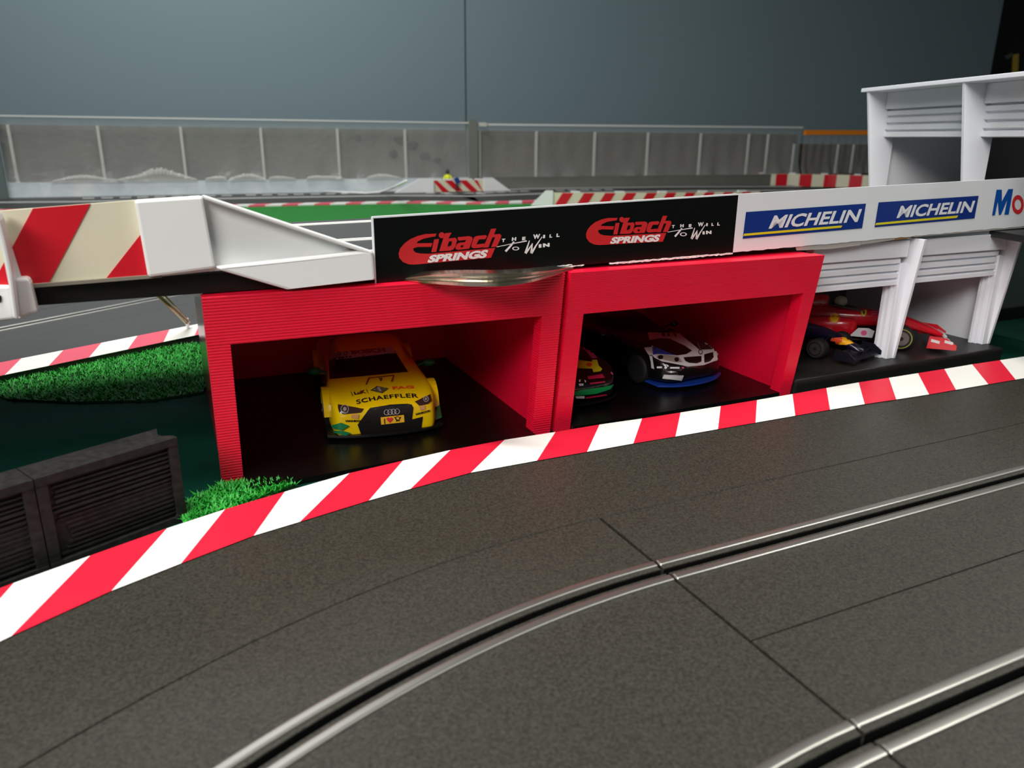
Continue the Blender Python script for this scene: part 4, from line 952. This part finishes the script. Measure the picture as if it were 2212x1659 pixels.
# -- open wheel racers
def ell(x, yc, zc, hw, hh, n=16, p=2.6):
    out_ = []
    for k in range(n):
        t = 2*PI*k/n; c, s = math.cos(t), math.sin(t)
        out_.append(Vector((x/1000, (yc+hw*math.copysign(abs(c)**(2/p), c))/1000, (zc+hh*math.copysign(abs(s)**(2/p), s))/1000)))
    return out_
def racer(label, loc, ang, m, wing_m, hel, sc=1.0, band=None):
    band = band or mat('olive tyre band', (150, 146, 60), .5)
    r = thing('toy_formula_car', label, 'toy car', loc, rad(ang))
    r.matrix_world = r.matrix_world @ Matrix.Scale(sc, 4); WM[r.name] = WM[r.name] @ Matrix.Scale(sc, 4)
    # local +x is forward
    mb = MB(); mb.rings([ell(88, 0, 10.5, 5, 1.6), ell(82, 0, 12, 5.5, 3), ell(66, 0, 17, 6, 4.5), ell(48, 0, 21, 8, 6), ell(30, 0, 21, 9.5, 7.5), ell(14, 0, 20, 11, 8.5), ell(-6, 0, 20, 11.5, 9.5), ell(-24, 0, 21, 10, 9), ell(-45, 0, 18, 8, 8), ell(-64, 0, 15, 5, 6)], True, True, smooth=True)
    body = mb.build('body', m, r, world=False, subsurf=1); apply_mods(body)
    for s in (-1, 1):
        mb = MB(); mb.rings([ell(18, s*18, 15.5, 5, 7), ell(12, s*19, 15, 7.5, 8.5), ell(-8, s*19, 14.5, 8, 8.5), ell(-30, s*15, 12.5, 7, 7), ell(-50, s*9, 10, 4, 5)], True, True, smooth=True); sp_ = mb.build('sidepod', m, r, world=False, subsurf=1); apply_mods(sp_)
        if s < 0: near = sp_
    mb = MB(); mb.rings([ell(-6, 0, 33, 4, 5.5), ell(-12, 0, 32, 5.5, 7.5), ell(-30, 0, 28, 5, 7), ell(-52, 0, 22, 3, 5)], True, True, smooth=True); mb.build('airbox', m, r, world=False, subsurf=1)
    mb = MB(); mb.prism([(.022, -.007, .0265), (.005, -.0075, .0288), (-.004, -.006, .0295), (-.004, .006, .0295), (.005, .0075, .0288), (.022, .007, .0265)], (0, 0, .0012)); mb.build('cockpit', BLACKP, r, world=False)
    mb = MB(); mb.ball((.003, 0, .033), (.0055, .005, .005)); mb.build('helmet', hel, r, world=False)
    for x, rr, w, yy in ((.052, .0103, .011, .0235), (-.05, .0106, .0135, .0225)):
        for s in (-1, 1):
            c = Vector((x, s*yy, rr)); n = 24; mb = MB(); R = []
            for dx, q in ((-.5, .6), (-.5, .9), (-.38, 1), (.38, 1), (.5, .9), (.5, .6)): R.append([c+Vector((q*rr*math.cos(2*PI*k/n), dx*w, q*rr*math.sin(2*PI*k/n))) for k in range(n)])
            mb.rings(R, smooth=True); wh = mb.build('wheel', TYRE, r, world=False)
            mb = MB(); ring = lambda q: [c+Vector((q*rr*math.cos(2*PI*k/n), s*(w*.5+.0002), q*rr*math.sin(2*PI*k/n))) for k in range(n)]
            a_, b_ = ring(.82), ring(.74); mb.add(a_+b_, [(k, (k+1) % n, n+(k+1) % n, n+k) for k in range(n)]); mb.build('tyre_band', band, wh, world=False)
            mb = MB(); a_, b_ = ring(.58), ring(.16); mb.add(a_+b_, [(k, (k+1) % n, n+(k+1) % n, n+k) for k in range(n)]); mb.build('rim', RIM, wh, world=False)
            mb = MB()
            for dz, dx in ((.004, .008), (-.003, -.006), (.003, -.007)): mb.tube([c+Vector((0, -s*w*.4, dz*.5)), (x+dx-.004, s*.007, .019+dz)], .0006, 6)
            mb.build('suspension_arm', BLACKP, r, world=False)
    mb = MB(); mb.prism([(.080, -.027, .0055), (.092, -.027, .0045), (.092, .027, .0045), (.080, .027, .0055)], (0, 0, .0012))
    for k in range(2): mb.prism([(.079-.004*k, -.027, .0085+.0025*k), (.084-.004*k, -.027, .0075+.0025*k), (.084-.004*k, -.008, .0065+.0025*k), (.079-.004*k, -.008, .0075+.0025*k)], (0, 0, .0009)); mb.prism([(.079-.004*k, .027, .0085+.0025*k), (.084-.004*k, .027, .0075+.0025*k), (.084-.004*k, .008, .0065+.0025*k), (.079-.004*k, .008, .0075+.0025*k)], (0, 0, .0009))
    mb.build('front_wing', wing_m, r, world=False)
    for s in (-1, 1):
        mb = MB(); mb.prism([(.072, s*.027, .004), (.094, s*.027, .004), (.094, s*.027, .008), (.086, s*.027, .0135), (.073, s*.027, .0145)], (0, s*.0008, 0)); mb.build('end_plate', wing_m, r, world=False)
    mb = MB(); mb.prism([(-.066, -.022, .036), (-.054, -.022, .0345), (-.054, -.022, .036), (-.066, -.022, .039)], (0, .044, 0))
    for s in (-1, 1): mb.box((-.068, s*.022-.0005, .018), (-.052, s*.022+.0005, .041))
    mb.build('rear_wing', wing_m, r, world=False)
    mb = MB(); mb.prism([(.05, -.012, .0045), (.02, -.022, .0045), (-.04, -.022, .0045), (-.06, -.012, .0045), (-.06, .012, .0045), (-.04, .022, .0045), (.02, .022, .0045), (.05, .012, .0045)], (0, 0, .001)); mb.build('floor_tray', BLACKP, r, world=False)
    return r, body, near
rp = Vector((.268, .626, .0112))
rr_, rbody, rside = racer('red toy formula racer with a yellow badge, standing inside the lower pit building', rp, -20, F1RED, F1RED, mat('pale helmet', (180, 200, 170), .4), .93)
bs, bbd = bvh_world(rside, rr_), bvh_world(rbody, rr_)
def cF(x, y): return (1720+x/5.53, 620+y/5.53)
def any_on(off):
    def f(x, y):
        best = None
        for b in (bs, bbd):
            d = ray(x, y).normalized(); loc, n, i, dist = b.ray_cast(EYE, d)
            if loc is not None and (best is None or dist < best[0]): best = (dist, loc + (n if n.dot(d) < 0 else -n)*off)
        return best[1] if best else None
    return f
a = Draw(any_on(.0003)); a.ring(cF(455, 370), 13.5, 2.4, ry=12.5); a.build('badge_ring', mat('badge red', (226, 60, 40), .4), rr_)
a = Draw(any_on(.0003)); a.poly([cF(*p) for p in [(400, 370), (405, 335), (430, 318), (455, 312), (482, 318), (508, 336), (515, 370), (495, 410), (475, 425), (435, 425), (415, 410)]], sub=6); a.build('badge', mat('badge yellow', (246, 190, 20), .4), rr_)
a = Draw(any_on(.0003)); a.poly([cF(*p) for p in [(770, 282), (842, 278), (838, 325), (808, 352), (780, 328)]], sub=6); a.build('shield', MYEL, rr_)
a = Draw(any_on(.0005)); a.poly([cF(*p) for p in [(795, 290), (815, 288), (820, 310), (812, 335), (800, 322), (792, 305)]]); a.build('shield_figure', INK, rr_)
a = Draw(any_on(.0003)); a.poly([cF(*p) for p in stroke([(895, 300), (1000, 292)], 10)]); a.poly([cF(*p) for p in stroke([(900, 325), (1000, 320)], 10)]); a.build('pale_mark', PINK, rr_)
LR = lambda x, y, z: WM[rr_.name] @ Vector((x, y, z))
for pts, m_, n_ in (([(.040, -.0225, .0085), (.022, -.0225, .0088), (.018, -.0225, .0125), (.022, -.0225, .0185), (.034, -.0225, .018), (.040, -.0225, .0125)], CARWHT, 'barge_board'),):
    mb = MB(); mb.prism([LR(*p) for p in [(.012, -.0262, .0085), (.030, -.0262, .0085), (.031, -.0262, .0145), (.026, -.0262, .0165), (.018, -.0262, .016)]], LR(0, .0008, 0)-LR(0, 0, 0)); o_ = mb.build(n_, m_, rr_)
    mb = MB(); mb.prism([LR(.023+.0024*math.cos(k*PI/6), -.0264, .0122+.0024*math.sin(k*PI/6)) for k in range(12)], LR(0, .0004, 0)-LR(0, 0, 0)); mb.build('red_dot', PINK, o_)
for x0_ in (.0745, .0845):
    mb = MB(); mb.prism([LR(x0_, -.0279, .0098), LR(x0_+.0065, -.0279, .0086), LR(x0_+.0065, -.0279, .0108), LR(x0_, -.0279, .0122)], LR(0, .0003, 0)-LR(0, 0, 0)); mb.build('white_flap', CARWHT, rr_)
for s0 in (-.021, .004):
    mb = MB(); mb.prism([LR(.0855, s0, .0108), LR(.0915, s0, .0075), LR(.0915, s0+.014, .0075), LR(.0855, s0+.014, .0108)], (0, 0, .0009)); mb.build('white_flap', CARWHT, rr_)
nv = Vector((.219, .602, .0112))
nr_, nbody, nside = racer('navy toy formula racer with a yellow nose in front of the red formula racer', nv, -50, F1NAVY, mat('dark navy wing', (9, 10, 24), .4), F1NAVY, .74, mat('grey tyre band', (60, 60, 58), .5))
bn_ = bvh_world(nbody, nr_)
a = Draw(on(bn_, .0003)); a.poly([cF(*p) for p in [(545, 600), (640, 615), (715, 668), (600, 690), (480, 685), (520, 640)]], sub=6); a.build('yellow_nose', mat('nose yellow', (246, 176, 20), .35), nr_)
a = Draw(on(bn_, .0005)); a.poly([cF(*p) for p in [(425, 610), (545, 605), (550, 650), (480, 690), (470, 650), (410, 640)]], sub=6); a.build('red_flash', FRED, nr_)
mb = MB(); Ln = lambda x, y, z: WM[nr_.name] @ Vector((x, y, z))
mb.prism([Ln(.0725, .0282, .0055), Ln(.079, .0282, .0055), Ln(.078, .0282, .0135), Ln(.074, .0282, .0135)], Ln(0, .0004, 0)-Ln(0, 0, 0)); mb.build('pink_plate', PINK, nr_)

# ------------------------------------------------------------------ lights
def area(name, loc, tgt, sx, sy, power, col=(1, 1, 1), spread=180):
    l = bpy.data.lights.new(name, 'AREA'); l.shape = 'RECTANGLE'; l.size = sx; l.size_y = sy; l.energy = power; l.color = col; l.spread = rad(spread)
    o = bpy.data.objects.new(name, l); COL.objects.link(o); o.location = loc
    o.rotation_euler = (Vector(tgt)-Vector(loc)).to_track_quat('-Z', 'Y').to_euler(); return o
area('ceiling_tube_light', (-.4, 0, 1.9), (-.2, .5, 0), 1.2, .16, 22, (1, .985, .95), 130)
area('ceiling_tube_light_rear', (-.75, 1.75, 1.6), (-.6, 2.6, .45), .9, .2, 19, (.95, .98, 1))
area('ceiling_tube_light_front', (-.8, -1.6, 1.4), (0, .45, 0), 1.5, .7, 10, (1, .97, .93), 80)
area('ceiling_tube_light_side', (1.5, .9, 1.75), (.4, .4, 0), 1.4, .06, 3.6, (1, .985, .95), 90)
mb = MB(); mb.box((-4, -2.5, 2.6), (5, 6, 2.62)); mb.build('ceiling', mat('ceiling white', (225, 225, 222), .8))['kind'] = 'structure'
w = bpy.data.worlds.new('world'); SC.world = w; w.use_nodes = True
w.node_tree.nodes['Background'].inputs['Color'].default_value = (.8, .9, 1, 1); w.node_tree.nodes['Background'].inputs['Strength'].default_value = .06

SC.view_settings.view_transform = 'Standard'; SC.view_settings.look = 'None'; SC.view_settings.exposure = 0.0; SC.view_settings.gamma = 1
SC.view_settings.use_curve_mapping = False
